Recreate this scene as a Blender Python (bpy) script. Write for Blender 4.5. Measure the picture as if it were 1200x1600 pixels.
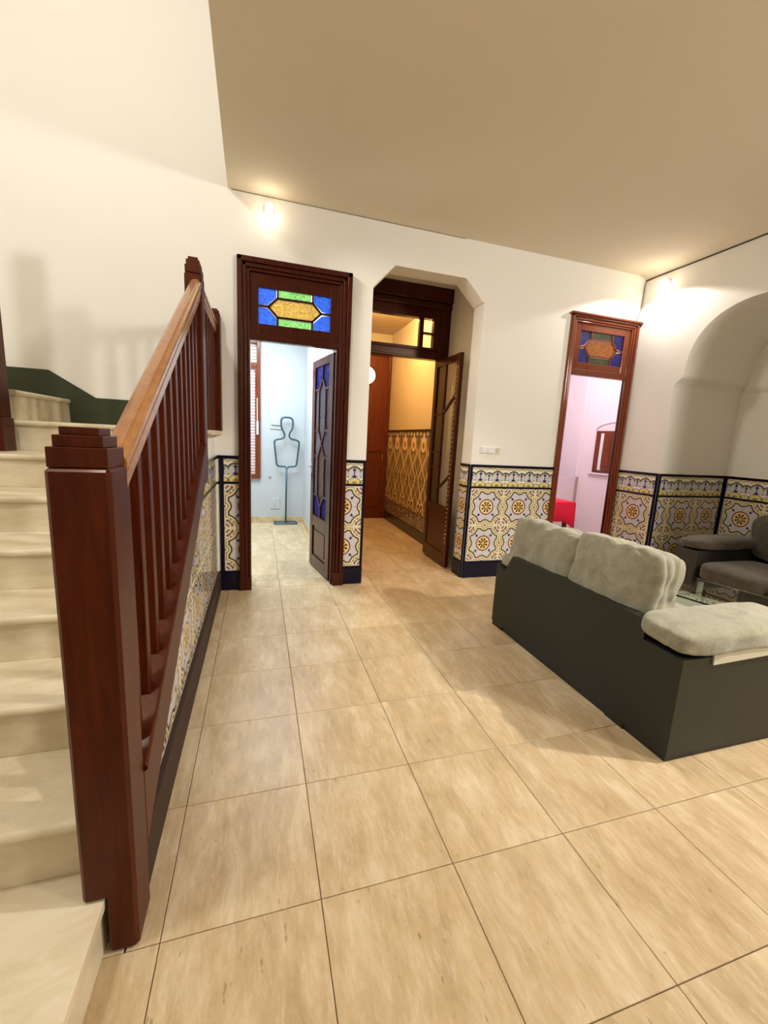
import bpy, bmesh, math, random
from mathutils import Vector, Matrix, noise
for _o in list(bpy.data.objects):
    bpy.data.objects.remove(_o)
SC = bpy.context.scene
COL = SC.collection

# ------------------------------------------------------------------ camera
cam = bpy.data.cameras.new('camera')
cam.sensor_fit = 'VERTICAL'; cam.sensor_height = 24.0; cam.sensor_width = 18.0
cam.lens = 24.0 * 644.746 / 1600.0
cam.clip_start = 0.02; cam.clip_end = 60
camera = bpy.data.objects.new('camera', cam); COL.objects.link(camera)
R = Matrix(((0.9573, 0.0011, -0.2890), (-0.2845, 0.1783, -0.9420), (0.0505, 0.9840, 0.1708)))
R = R.to_quaternion().to_matrix()
camera.matrix_world = Matrix.Translation((0.2675, -1.048, 1.411)) @ R.to_4x4()
SC.camera = camera

# ------------------------------------------------------------------ world, lights, exposure
SC.view_settings.view_transform = 'Standard'
SC.view_settings.look = 'None'
SC.view_settings.gamma = 1
SC.view_settings.use_curve_mapping = False
SC.view_settings.exposure = 1.24
W_ = bpy.data.worlds.new('world'); SC.world = W_; W_.use_nodes = True
W_.node_tree.nodes['Background'].inputs[0].default_value = (0.8, 0.75, 0.65, 1)
W_.node_tree.nodes['Background'].inputs[1].default_value = 0.15

WARM = (1.0, 0.82, 0.58)
def light(name, loc, power, color=WARM, r=0.05, kind='POINT', aim=None, spot=None, size=None, blend=0.6):
    l = bpy.data.lights.new(name, kind); l.energy = power; l.color = color
    if kind in ('POINT', 'SPOT'): l.shadow_soft_size = r
    if kind == 'SPOT': l.spot_size = math.radians(spot); l.spot_blend = blend
    if kind == 'AREA': l.size = size
    o = bpy.data.objects.new(name, l); COL.objects.link(o); o.location = loc
    if aim is not None:
        o.rotation_euler = (Vector(aim) - Vector(loc)).to_track_quat('-Z', 'Y').to_euler()
    return o
light('stairwell_lamp', (-0.85, -0.2, 4.0), 48, (1.0, 0.97, 0.93), 0.12)
light('sofa_wall_lamp', (4.12, -0.70, 3.00), 195, (1.0, 0.95, 0.87), 0.06, 'SPOT', (1.9, 0.45, 0), 92, None, 0.8)
light('rear_fill_light', (4.19, -2.4, 2.9), 300, (1.0, 0.96, 0.90), 0.34, 'SPOT', (1.3, 2.777, 1.9), 92, None, 0.8)  # unseen fill added behind the viewer to brighten the far wall
light('corner_wall_lamp', (3.95, 2.42, 3.12), 10, (1.0, 0.96, 0.92), 0.03, 'SPOT', (3.95, 2.42, 0.0), 142, None, 0.12)
light('left_fill_light', (0.42, 2.45, 3.08), 42, (1.0, 0.95, 0.88), 0.15, 'SPOT', (3.6, 1.4, 1.0), 96, None, 0.9)  # extra fill beside the left spotlight, added to brighten the right pier
light('hall_lamp', (1.75, 4.5, 3.12), 36, (1.0, 0.73, 0.38), 0.05)
light('study_daylight', (0.0, 4.4, 3.05), 50, (0.76, 0.91, 1.0), 0.25, 'AREA', (0.0, 4.4, 0), None, 1.3)
light('dining_lamp', (4.4, 3.9, 2.7), 19, (1.0, 0.90, 0.95), 0.15)

# ------------------------------------------------------------------ node expression helper
class T:
    """builds math nodes from python expressions"""
    def __init__(s, mat): s.t = mat.node_tree; s.n = s.t.nodes; s.l = s.t.links
    def put(s, sock, v):
        if isinstance(v, V): s.l.new(v.s, sock)
        elif isinstance(v, bpy.types.NodeSocket): s.l.new(v, sock)
        else: sock.default_value = v
    def m(s, op, *a):
        n = s.n.new('ShaderNodeMath'); n.operation = op
        for i, v in enumerate(a): s.put(n.inputs[i], v)
        return V(n.outputs[0], s)
    def mix(s, f, a, b):
        n = s.n.new('ShaderNodeMix'); n.data_type = 'RGBA'
        s.put(n.inputs[0], f)
        for i, c in ((6, a), (7, b)):
            if isinstance(c, tuple): n.inputs[i].default_value = (*c[:3], 1)
            else: s.l.new(c, n.inputs[i])
        return n.outputs[2]
    def uv(s):
        n = s.n.new('ShaderNodeUVMap'); x = s.n.new('ShaderNodeSeparateXYZ'); s.l.new(n.outputs[0], x.inputs[0])
        return V(x.outputs[0], s), V(x.outputs[1], s)
    def pos(s, sc=(1, 1, 1), rnd=0.0):
        n = s.n.new('ShaderNodeNewGeometry'); mp = s.n.new('ShaderNodeMapping')
        s.l.new(n.outputs['Position'], mp.inputs[0]); mp.inputs['Scale'].default_value = sc
        if rnd:
            oi = s.n.new('ShaderNodeObjectInfo'); cx = s.n.new('ShaderNodeCombineXYZ')
            mm = s.m('MULTIPLY', oi.outputs['Random'], rnd)
            for i in range(3): s.l.new(mm.s, cx.inputs[i])
            s.l.new(cx.outputs[0], mp.inputs['Location'])
        return mp.outputs[0]
    def noise(s, vec, scale, detail=4, rough=0.55, dist=0.0):
        n = s.n.new('ShaderNodeTexNoise'); s.l.new(vec, n.inputs['Vector'])
        n.inputs['Scale'].default_value = scale; n.inputs['Detail'].default_value = detail
        n.inputs['Roughness'].default_value = rough; n.inputs['Distortion'].default_value = dist
        return V(n.outputs[0], s)
    def ramp(s, f, stops):
        n = s.n.new('ShaderNodeValToRGB'); s.put(n.inputs[0], f); e = n.color_ramp.elements
        while len(e) < len(stops): e.new(0.5)
        for k, (p, c) in zip(e, stops): k.position = p; k.color = (*c, 1)
        return n.outputs[0]
    def bump(s, h, strength=0.2, dist=0.01):
        n = s.n.new('ShaderNodeBump'); n.inputs['Strength'].default_value = strength; n.inputs['Distance'].default_value = dist
        s.put(n.inputs['Height'], h); return n.outputs[0]
class V:
    def __init__(a, s, t): a.s = s; a.t = t
    def __add__(a, b): return a.t.m('ADD', a, b)
    __radd__ = __add__
    def __sub__(a, b): return a.t.m('SUBTRACT', a, b)
    def __rsub__(a, b): return a.t.m('SUBTRACT', b, a)
    def __mul__(a, b): return a.t.m('MULTIPLY', a, b)
    __rmul__ = __mul__
    def abs(a): return a.t.m('ABSOLUTE', a)
    def mn(a, b): return a.t.m('MINIMUM', a, b)
    def mx(a, b): return a.t.m('MAXIMUM', a, b)
    def lt(a, b, soft=0.012):          # smooth a<b
        n = a.t.n.new('ShaderNodeMapRange'); a.t.put(n.inputs[0], a)
        n.inputs[1].default_value = b - soft; n.inputs[2].default_value = b + soft
        n.inputs[3].default_value = 1; n.inputs[4].default_value = 0
        return V(n.outputs[0], a.t)
    def gt(a, b, soft=0.012): return 1 - a.lt(b, soft)
    def dist(a, b, cx, cy):
        dx = a - cx; dy = b - cy
        return a.t.m('SQRT', dx * dx + dy * dy)

def lin(r, g, b):
    f = lambda c: (c / 255 / 12.92) if c / 255 <= 0.04045 else ((c / 255 + 0.055) / 1.055) ** 2.4
    return (f(r), f(g), f(b))
def mat(name, color=(.8, .8, .8), rough=0.5, metal=0.0, **kw):
    m = bpy.data.materials.new(name); m.use_nodes = True
    b = m.node_tree.nodes['Principled BSDF']
    b.inputs['Base Color'].default_value = (*color[:3], 1)
    b.inputs['Roughness'].default_value = rough; b.inputs['Metallic'].default_value = metal
    for k, v in kw.items(): b.inputs[k.replace('_', ' ')].default_value = v
    return m
def bs(m): return m.node_tree.nodes['Principled BSDF']

def plaster(name, c, var=0.06):
    m = mat(name, c, 0.85); t = T(m)
    n = t.noise(t.pos(), 1.3, 5, 0.6)
    d = tuple(x * (1 - var) for x in c)
    m.node_tree.links.new(t.mix(n, d, c), bs(m).inputs['Base Color'])
    h = t.noise(t.pos(), 14, 6, 0.6)
    m.node_tree.links.new(t.bump(h, 0.12, 0.01), bs(m).inputs['Normal'])
    return m
def wood(name, dark, light_, rough=0.28, scale=(14, 14, 1.2), coat=0.35):
    m = mat(name, dark, rough); t = T(m)
    v = t.pos(scale)
    n = t.noise(v, 2.6, 6, 0.65, 1.2)
    m.node_tree.links.new(t.ramp(n, [(0.3, dark), (0.7, light_)]), bs(m).inputs['Base Color'])
    m.node_tree.links.new(t.bump(n, 0.06, 0.004), bs(m).inputs['Normal'])
    bs(m).inputs['Specular IOR Level'].default_value = 0.3; bs(m).inputs['Specular Tint'].default_value = (1.0, 0.62, 0.42, 1); bs(m).inputs['Coat Weight'].default_value = coat; bs(m).inputs['Coat Roughness'].default_value = 0.12
    return m

M = {}
M['plaster'] = plaster('cream_plaster', (0.86, 0.83, 0.76), 0.04)
M['ceiling'] = plaster('ceiling_plaster', (0.80, 0.72, 0.57), 0.03)  # yellower than the wall plaster: warm floor bounce put into the colour
M['cool_plaster'] = plaster('white_plaster', (0.50, 0.51, 0.52), 0.02)
M['pink_plaster'] = plaster('pale_pink_plaster', (0.88, 0.80, 0.83), 0.03)
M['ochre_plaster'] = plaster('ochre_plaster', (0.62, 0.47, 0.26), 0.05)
M['wood'] = wood('red_brown_varnished_wood', (0.030, 0.0029, 0.0008), (0.078, 0.0105, 0.0019), 0.38, (14, 14, 1.2), 0.04)
M['door_wood'] = wood('dark_mahogany_wood', (0.030, 0.0040, 0.0020), (0.056, 0.0085, 0.004), 0.25, (14, 14, 1.2), 0.2)
M['orange_wood'] = wood('orange_brown_wood', (0.11, 0.021, 0.007), (0.22, 0.048, 0.016), 0.3)
M['rail_wood'] = wood('gloss_toned_brown_wood', (0.26, 0.105, 0.034), (0.42, 0.195, 0.075), 0.28, (10, 1.4, 10))  # gloss reflection on the rail put into the wood colour
M['entry_wood'] = wood('red_wood', (0.085, 0.014, 0.004), (0.16, 0.032, 0.008), 0.35)
M['navy'] = mat('navy_glazed_ceramic', (0.004, 0.004, 0.016), 0.16, Specular_IOR_Level=0.25)
M['dark_green'] = mat('dark_green_paint', lin(46, 52, 26), 0.55)
M['green_ceramic'] = mat('dark_green_ceramic', lin(52, 50, 26), 0.25)
M['grout'] = mat('grey_brown_grout', lin(120, 98, 70), 0.9)
M['wall_grout'] = mat('cream_grout', lin(190, 180, 160), 0.9)
M['black'] = mat('black_plastic', (0.012, 0.011, 0.010), 0.5)
M['cable'] = mat('black_cable_sheath', (0.015, 0.011, 0.008), 0.6)
M['white_plastic'] = mat('white_plastic', (0.80, 0.79, 0.76), 0.35)
M['cool_white'] = mat('cool_white_plastic', (0.50, 0.51, 0.52), 0.5)
M['brass'] = mat('brass', (0.65, 0.45, 0.18), 0.25, 1.0)
M['steel'] = mat('steel', (0.5, 0.5, 0.5), 0.3, 1.0)
M['teal_metal'] = mat('blue_grey_painted_metal', lin(62, 90, 98), 0.4, 0.3)

def floor_mat():
    m = mat('beige_stone_tile', (0.6, 0.48, 0.33), 0.32); t = T(m); L = m.node_tree.links
    v = t.pos((4.2, 1.3, 5), 40.0)
    streak = t.noise(v, 2.4, 8, 0.68, 0.5)
    v2 = t.pos((1.4, 0.8, 1), 25.0)
    cloud = t.noise(v2, 2.2, 4, 0.55, 0.8)
    base = t.ramp(streak * 0.65 + cloud * 0.35, [(0.34, lin(176, 150, 110)), (0.5, lin(200, 174, 134)), (0.64, lin(220, 200, 166))])
    v3 = t.pos((19, 4.2, 5), 40.0)
    fl = t.noise(v3, 2.5, 8, 0.78, 0.3)
    col = t.mix(fl.gt(0.60, 0.09) * 0.30, base, lin(150, 122, 84))
    col = t.mix(fl.lt(0.40, 0.08) * 0.40, col, lin(232, 220, 196))
    sp = t.noise(t.pos((60, 16, 5), 40.0), 1.0, 3, 0.6)
    col = t.mix(sp.gt(0.70, 0.02) * 0.5, col, lin(120, 88, 52))
    oi = t.n.new('ShaderNodeObjectInfo')
    col = t.mix(V(oi.outputs['Random'], t) * 0.16, col, lin(176, 150, 116))
    L.new(col, bs(m).inputs['Base Color'])
    t.put(bs(m).inputs['Roughness'], streak * 0.25 + 0.24)
    L.new(t.bump(fl * 0.6 + streak * 0.4, 0.10, 0.004), bs(m).inputs['Normal'])
    return m
M['floor'] = floor_mat()

def stone_mat():
    m = mat('cream_marble', (0.66, 0.58, 0.44), 0.35); t = T(m); L = m.node_tree.links
    n = t.noise(t.pos((1, 2.5, 2.5)), 3.5, 7, 0.65, 0.7)
    L.new(t.ramp(n, [(0.3, lin(200, 184, 150)), (0.55, lin(218, 204, 174)), (0.75, lin(230, 220, 194))]), bs(m).inputs['Base Color'])
    t.put(bs(m).inputs['Roughness'], n * 0.3 + 0.25)
    return m
M['stone'] = stone_mat()

LAV = lin(205, 199, 200); CRM = lin(240, 230, 204); YEL = lin(224, 206, 128); INK = lin(62, 54, 40)
BRN = lin(96, 44, 26); PCH = lin(236, 196, 136); ORG = lin(196, 148, 58); NVY = lin(45, 40, 92); GRN = lin(96, 120, 70)
def glaze(m):
    b = bs(m); b.inputs['Roughness'].default_value = 0.16; b.inputs['Coat Weight'].default_value = 0.4; b.inputs['Coat Roughness'].default_value = 0.05
def azulejo():
    """quarter of the repeat: rosette at (0,0), flower at (1,1), yellow half discs at (1,0) and (0,1)"""
    m = mat('patterned_glazed_tile'); t = T(m); u, v = t.uv(); glaze(m)
    u = t.m('PINGPONG', u, 1.0); v = t.m('PINGPONG', v, 1.0)
    d1 = u.dist(v, 1.0, 0.0); d2 = u.dist(v, 0.0, 1.0); d3 = u.dist(v, 1.0, 1.0); r = u.dist(v, 0.0, 0.0)
    d = (d1 - 0.30).mn(d2 - 0.30).mn(d3 - 0.63).mn(0.81 - u).mn(0.81 - v)
    col = t.mix(d.lt(0.0), LAV, YEL)
    col = t.mix(d.lt(-0.05) * d.gt(-0.08), col, CRM)
    col = t.mix(d.lt(-0.125), col, CRM)
    col = t.mix((d + 0.125).abs().lt(0.014), col, lin(128, 104, 56))
    col = t.mix((0.965 - u).mx(0.965 - v).lt(5.0) * ((u - 0.95).abs().lt(0.012) + (v - 0.95).abs().lt(0.012)).mn(1.0) * d3.gt(0.25) * 0.6, col, lin(150, 124, 70))
    col = t.mix(d.abs().lt(0.034), col, INK)
    dd = d1.mn(d2)
    col = t.mix((dd - 0.15).abs().lt(0.02) * 0.6, col, lin(150, 140, 70)); col = t.mix(dd.lt(0.06), col, lin(130, 84, 60))
    for cx, cy, rr in ((0.86, 0.66, 0.06), (0.66, 0.86, 0.06), (0.78, 0.72, 0.045), (0.72, 0.78, 0.045), (0.90, 0.83, 0.05), (0.83, 0.90, 0.05), (0.74, 0.62, 0.035), (0.62, 0.74, 0.035)):
        col = t.mix(u.dist(v, cx, cy).lt(rr, 0.03), col, BRN)
    col = t.mix(d3.lt(0.07, 0.03), col, lin(190, 150, 90))
    dia = (u - 0.42).abs() + (v - 0.42).abs()
    col = t.mix(dia.lt(0.085), col, NVY)
    dia = (u - 0.50).abs() + (v - 0.50).abs(); col = t.mix(dia.lt(0.04), col, NVY)
    ang = t.m('ARCTAN2', v, u)
    col = t.mix(r.lt(0.40), col, lin(238, 206, 156))
    col = t.mix((r - 0.40).abs().lt(0.030), col, BRN)
    col = t.mix(r.lt(0.28), col, lin(226, 198, 124))
    pet = t.m('COSINE', ang * 8.0)
    col = t.mix(pet.lt(0.05, 0.3) * r.lt(0.29) * r.gt(0.12), col, lin(84, 46, 26))
    col = t.mix((r - 0.10).abs().lt(0.02), col, BRN)
    t.l.new(col, bs(m).inputs['Base Color']); return m
M['azulejo'] = azulejo()
def frieze():
    m = mat('frieze_glazed_tile'); t = T(m); u, v = t.uv(); glaze(m)
    u = t.m('PINGPONG', u, 0.5)           # 0 small motif .. 0.5 big motif
    col = t.mix(v.gt(0.90), LAV, CRM)
    big = u.dist(v, 0.5, 0.46); sm = u.dist(v, 0.0, 0.46)
    shell = big.mn(sm + 0.09)
    col = t.mix(shell.lt(0.36) * v.gt(0.3), CRM, LAV)
    col = t.mix((shell - 0.36).abs().lt(0.030) * v.gt(0.3), col, INK)
    col = t.mix((shell - 0.31).abs().lt(0.014) * v.gt(0.3), col, GRN)
    tr = (u - 0.5).abs(); ts = u
    col = t.mix(tr.lt(0.028) * v.gt(0.36) * v.lt(0.78), col, NVY)
    col = t.mix(ts.lt(0.028) * v.gt(0.30) * v.lt(0.70), col, NVY)
    col = t.mix(((tr + (v - 0.66).abs() * 1.5)).lt(0.11), col, NVY)
    col = t.mix(((ts + (v - 0.58).abs() * 1.5)).lt(0.09), col, NVY)
    col = t.mix((tr * 0.5 + (v - 0.36 - 0.0).abs()).lt(0.075) * tr.lt(0.17), col, NVY)
    b2 = u.dist(v * 1.15, 0.5, 0.0); s2 = u.dist(v * 1.25, 0.0, 0.0)
    col = t.mix(b2.lt(0.34), col, CRM); col = t.mix(b2.lt(0.30), col, YEL)
    col = t.mix(s2.lt(0.24), col, CRM); col = t.mix(s2.lt(0.19), col, YEL)
    col = t.mix((b2 - 0.34).abs().lt(0.02), col, INK); col = t.mix((s2 - 0.24).abs().lt(0.02), col, INK)
    col = t.mix(b2.lt(0.16) * t.m('SINE', u * 80.0).gt(0.0, 0.3), col, BRN)
    wv = v - 0.92 - t.m('SINE', u * 25.13) * 0.03
    col = t.mix(wv.abs().lt(0.018), col, INK)
    col = t.mix(v.gt(0.955), col, YEL)
    t.l.new(col, bs(m).inputs['Base Color']); return m
M['frieze'] = frieze()
def hall_tile():
    """uv: u over one 0.39 m motif, v over the whole height 0..1"""
    m = mat('tall_motif_glazed_tile'); t = T(m); u, v = t.uv(); glaze(m)
    u = (t.m('FRACT', u) - 0.5).abs()                    # 0 axis .. .5 edge
    BG = lin(122, 104, 60); DK = lin(64, 50, 30); GL = lin(240, 212, 160); RB = lin(150, 84, 36)
    n = t.noise(t.pos((9, 9, 9)), 5, 3)
    col = t.mix(n, BG, lin(150, 128, 78))
    g1 = t.m('SINE', v * 18.85) * 0.13 + 0.20
    col = t.mix((u - g1).abs().lt(0.055, 0.02), col, GL)
    col = t.mix(((u - g1).abs() - 0.062).abs().lt(0.012), col, DK)
    g2 = t.m('COSINE', v * 25.13) * 0.10 + 0.36
    col = t.mix((u - g2).abs().lt(0.028, 0.015), col, lin(222, 196, 140))
    g3 = t.m('COSINE', v * 37.7) * 0.07 + 0.05
    col = t.mix((u - g3).abs().lt(0.03, 0.015), col, lin(206, 176, 112))
    # top bulb and spear
    b = (u * 1.0).dist(v * 2.6, 0.0, 0.855 * 2.6)
    col = t.mix(b.lt(0.27), col, GL); col = t.mix((b - 0.28).abs().lt(0.014), col, DK)
    b2 = u.dist(v * 2.6, 0.0, 0.835 * 2.6); col = t.mix(b2.lt(0.11), col, ORG); col = t.mix(b2.lt(0.06), col, RB)
    sp = u * 1.6 + (v - 0.955).abs() * 2.4
    top = v.gt(0.93); col = t.mix(top, col, lin(98, 88, 74)); col = t.mix((u - 0.32).abs().lt(0.12) * v.gt(0.955), col, lin(200, 184, 150))
    col = t.mix(sp.lt(0.14), col, GL)
    # bottom bulbs
    c = u.dist(v * 2.2, 0.14, 0.075 * 2.2); col = t.mix(c.lt(0.19), col, lin(228, 192, 126)); col = t.mix((c - 0.10).abs().lt(0.03), col, DK)
    col = t.mix(v.lt(0.02), col, lin(92, 76, 62))
    t.l.new(col, bs(m).inputs['Base Color']); return m
M['hall_tile'] = hall_tile()
def marbled_tile():
    m = mat('marbled_base_tile'); t = T(m); glaze(m)
    n = t.noise(t.pos(), 22, 4, 0.6, 1.5)
    t.l.new(t.ramp(n, [(0.4, lin(70, 52, 48)), (0.5, lin(128, 104, 92)), (0.58, lin(176, 152, 128))]), bs(m).inputs['Base Color']); return m
M['marbled'] = marbled_tile()

def fabric(name, c1, c2, scale=1.0, bump=0.35, sheen=0.3):
    m = mat(name, c1, 0.95); t = T(m)
    n = t.noise(t.pos(), 9 * scale, 6, 0.7, 0.6); f = t.noise(t.pos(), 160, 2)
    m.node_tree.links.new(t.ramp(n * 0.7 + f * 0.3, [(0.36, c1), (0.64, c2)]), bs(m).inputs['Base Color'])
    h = t.noise(t.pos((1, 1, 1)), 26, 5, 0.65, 0.8)
    m.node_tree.links.new(t.bump(h + f * 0.15, bump, 0.012), bs(m).inputs['Normal'])
    bs(m).inputs['Sheen Weight'].default_value = sheen
    return m
M['plush'] = fabric('grey_plush', lin(122, 119, 98), lin(154, 149, 126), 1.0, 0.3)
M['plush_shaded'] = fabric('niche_shaded_plush', lin(70, 62, 50), lin(92, 82, 66))  # cushion fabric with the shade of the niche put into its colour
M['leather'] = fabric('dark_olive_leatherette', lin(25, 29, 21), lin(30, 34, 25), 0.4, 0.06, 0.0); bs(M['leather']).inputs['Roughness'].default_value = 0.5
M['leather_shaded'] = fabric('niche_shaded_grey_leatherette', lin(50, 45, 38), lin(58, 52, 44), 0.4, 0.1, 0.0); bs(M['leather_shaded']).inputs['Roughness'].default_value = 0.5  # grey sofa body, darkened to carry the niche shade in its colour
M['lining'] = mat('pale_grey_lining_cloth', lin(186, 180, 156), 0.9)
M['red_cloth'] = mat('red_cloth', lin(236, 20, 62), 0.8)
M['slat'] = mat('pale_pink_blind_slat', lin(240, 200, 196), 0.5)
def glass(name, c=(0.95, 0.98, 0.96), rough=0.0):
    m = mat(name, c, rough, Transmission_Weight=1.0, IOR=1.45); return m
M['glass'] = glass('clear_glass')
M['frost'] = mat('frosted_green_glass', lin(176, 180, 156), 0.22)
def stained(name, c, tr=0.75):
    """thin coloured cathedral glass: light behind it glows through"""
    m = bpy.data.materials.new(name); m.use_nodes = True; nt = m.node_tree; nt.nodes.clear(); t = T(m)
    out = nt.nodes.new('ShaderNodeOutputMaterial'); tl = nt.nodes.new('ShaderNodeBsdfTranslucent'); tp = nt.nodes.new('ShaderNodeBsdfTransparent')
    gl = nt.nodes.new('ShaderNodeBsdfGlossy'); gl.inputs['Roughness'].default_value = 0.12
    n = t.noise(t.pos(), 75, 3, 0.6, 1.0)
    dk = tuple(x * 0.55 for x in c); lt = tuple(min(1, x * 1.35 + 0.02) for x in c)
    col = t.ramp(n, [(0.38, dk), (0.62, lt)])
    nt.links.new(col, tl.inputs[0]); nt.links.new(col, tp.inputs[0])
    bp = t.bump(n, 0.8, 0.006); nt.links.new(bp, gl.inputs['Normal'])
    m1 = nt.nodes.new('ShaderNodeMixShader'); m1.inputs[0].default_value = tr; nt.links.new(tp.outputs[0], m1.inputs[1]); nt.links.new(tl.outputs[0], m1.inputs[2])
    m2 = nt.nodes.new('ShaderNodeMixShader'); m2.inputs[0].default_value = 0.06; nt.links.new(m1.outputs[0], m2.inputs[1]); nt.links.new(gl.outputs[0], m2.inputs[2])
    nt.links.new(m2.outputs[0], out.inputs[0]); return m
M['blue_pane'] = stained('blue_stained_glass', (0.10, 0.32, 1.0))
M['green_pane'] = stained('green_stained_glass', (0.50, 0.86, 0.36))
M['amber_pane'] = stained('amber_stained_glass', (1.0, 0.58, 0.22))
M['dim_blue_pane'] = stained('dim_blue_stained_glass', (0.05, 0.035, 0.30))  # dim pane copies: weak backlight of the right transom put into the colour
M['dim_green_pane'] = stained('dim_green_stained_glass', (0.14, 0.20, 0.06))
M['dim_amber_pane'] = stained('dim_amber_stained_glass', (0.50, 0.29, 0.06))
M['violet_pane'] = stained('violet_stained_glass', (0.30, 0.28, 0.90))
M['lilac_pane'] = stained('lilac_stained_glass', (0.85, 0.72, 0.86))
M['pink_pane'] = stained('pink_stained_glass', (0.95, 0.62, 0.58))
M['white_pane'] = stained('white_stained_glass', (0.80, 0.86, 0.88))
def emit(name, c, s):
    m = mat(name, c, 0.4); b = bs(m); b.inputs['Emission Color'].default_value = (*c, 1); b.inputs['Emission Strength'].default_value = s; return m
M['bulb'] = emit('glowing_lamp_glass', (1.0, 0.88, 0.66), 1.8)
M['porthole'] = emit('lit_white_glass', (1.0, 0.93, 0.78), 0.6)

# ------------------------------------------------------------------ mesh helpers
WL = {}            # world location of every object
class MB:
    def __init__(s): s.b = bmesh.new()
    def box(s, x0, x1, y0, y1, z0, z1):
        if x1 < x0: x0, x1 = x1, x0
        if y1 < y0: y0, y1 = y1, y0
        P = [(x, y, z) for z in (z0, z1) for (x, y) in ((x0, y0), (x1, y0), (x1, y1), (x0, y1))]
        v = [s.b.verts.new(p) for p in P]
        for f in ((3, 2, 1, 0), (4, 5, 6, 7), (0, 1, 5, 4), (1, 2, 6, 5), (2, 3, 7, 6), (3, 0, 4, 7)):
            s.b.faces.new([v[i] for i in f])
        return s
    def prism(s, poly, axis, a, b):
        """extrude polygon along an axis: axis x -> poly (y,z); y -> (x,z); z -> (x,y)"""
        def P(q, t):
            return (t, q[0], q[1]) if axis == 'x' else (q[0], t, q[1]) if axis == 'y' else (q[0], q[1], t)
        A = [s.b.verts.new(P(q, a)) for q in poly]; B = [s.b.verts.new(P(q, b)) for q in poly]
        n = len(poly); s.b.faces.new(A); s.b.faces.new(B[::-1])
        for i in range(n):
            s.b.faces.new([A[i], B[i], B[(i + 1) % n], A[(i + 1) % n]])
        return s
    def loft(s, rings, closed=True):
        Rn = [[s.b.verts.new(p) for p in r] for r in rings]; n = len(Rn[0])
        for a, b in zip(Rn, Rn[1:]):
            for i in range(n if closed else n - 1):
                s.b.faces.new([a[i], a[(i + 1) % n], b[(i + 1) % n], b[i]])
        if closed: s.b.faces.new(Rn[0][::-1]); s.b.faces.new(Rn[-1])
        return s
    def tube(s, pts, r, k=8, closed=False):
        pts = [Vector(p) for p in pts]; n = len(pts); rings = []; up = None
        for i, p in enumerate(pts):
            if closed: d = pts[(i + 1) % n] - pts[i - 1]
            else: d = pts[min(i + 1, n - 1)] - pts[max(i - 1, 0)]
            d.normalize()
            if up is None: up = d.orthogonal().normalized()
            up = (up - d * up.dot(d)).normalized(); q = d.cross(up)
            rings.append([s.b.verts.new(p + (up * math.cos(a) + q * math.sin(a)) * r) for a in [2 * math.pi * j / k for j in range(k)]])
        prs = list(zip(rings, rings[1:])) + ([(rings[-1], rings[0])] if closed else [])
        for a, b in prs:
            for i in range(k): s.b.faces.new([a[i], a[(i + 1) % k], b[(i + 1) % k], b[i]])
        if not closed: s.b.faces.new(rings[0][::-1]); s.b.faces.new(rings[-1])
        return s
    def lathe(s, prof, c, axis='z', k=24):
        rings = []
        for r, h in prof:
            ring = []
            for j in range(k):
                a = 2 * math.pi * j / k; x, y = r * math.cos(a), r * math.sin(a)
                p = (x, y, h) if axis == 'z' else (x, h, y) if axis == 'y' else (h, x, y)
                ring.append((c[0] + p[0], c[1] + p[1], c[2] + p[2]))
            rings.append(ring)
        return s.loft(rings)
    def build(s, name, m, parent=None, bevel=0.0, smooth=False, seg=2, base=None):
        bmesh.ops.recalc_face_normals(s.b, faces=s.b.faces)
        vs = [v.co for v in s.b.verts]
        lo = Vector([min(v[i] for v in vs) for i in range(3)]); hi = Vector([max(v[i] for v in vs) for i in range(3)])
        c = (lo + hi) / 2
        if base: c = Vector(base)
        for v in s.b.verts: v.co -= c
        if smooth:
            for f in s.b.faces: f.smooth = True
        me = bpy.data.meshes.new(name); s.b.to_mesh(me); s.b.free()
        me.materials.append(m if not isinstance(m, str) else M[m])
        o = bpy.data.objects.new(name, me); COL.objects.link(o)
        attach(o, c, parent)
        if bevel:
            bv = o.modifiers.new('bevel', 'BEVEL'); bv.width = bevel; bv.segments = seg; bv.limit_method = 'ANGLE'; bv.angle_limit = math.radians(35)
        return o
def attach(o, c, parent):
    c = Vector(c)
    if parent is not None: o.parent = parent; o.location = c - WL[parent.name]
    else: o.location = c
    WL[o.name] = c
def thing(name, label, cat, base, group=None, kind=None):
    o = bpy.data.objects.new(name, None); COL.objects.link(o); o.empty_display_size = 0.1
    attach(o, base, None); return tag(o, label, cat, group, kind)
def tag(o, label=None, cat=None, group=None, kind=None):
    if label: o['label'] = label
    if cat: o['category'] = cat
    if group: o['group'] = group
    if kind: o['kind'] = kind
    return o
def struct(mb, name, m, label, cat, **kw):
    return tag(mb.build(name, m, **kw), label, cat, None, 'structure')

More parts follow.
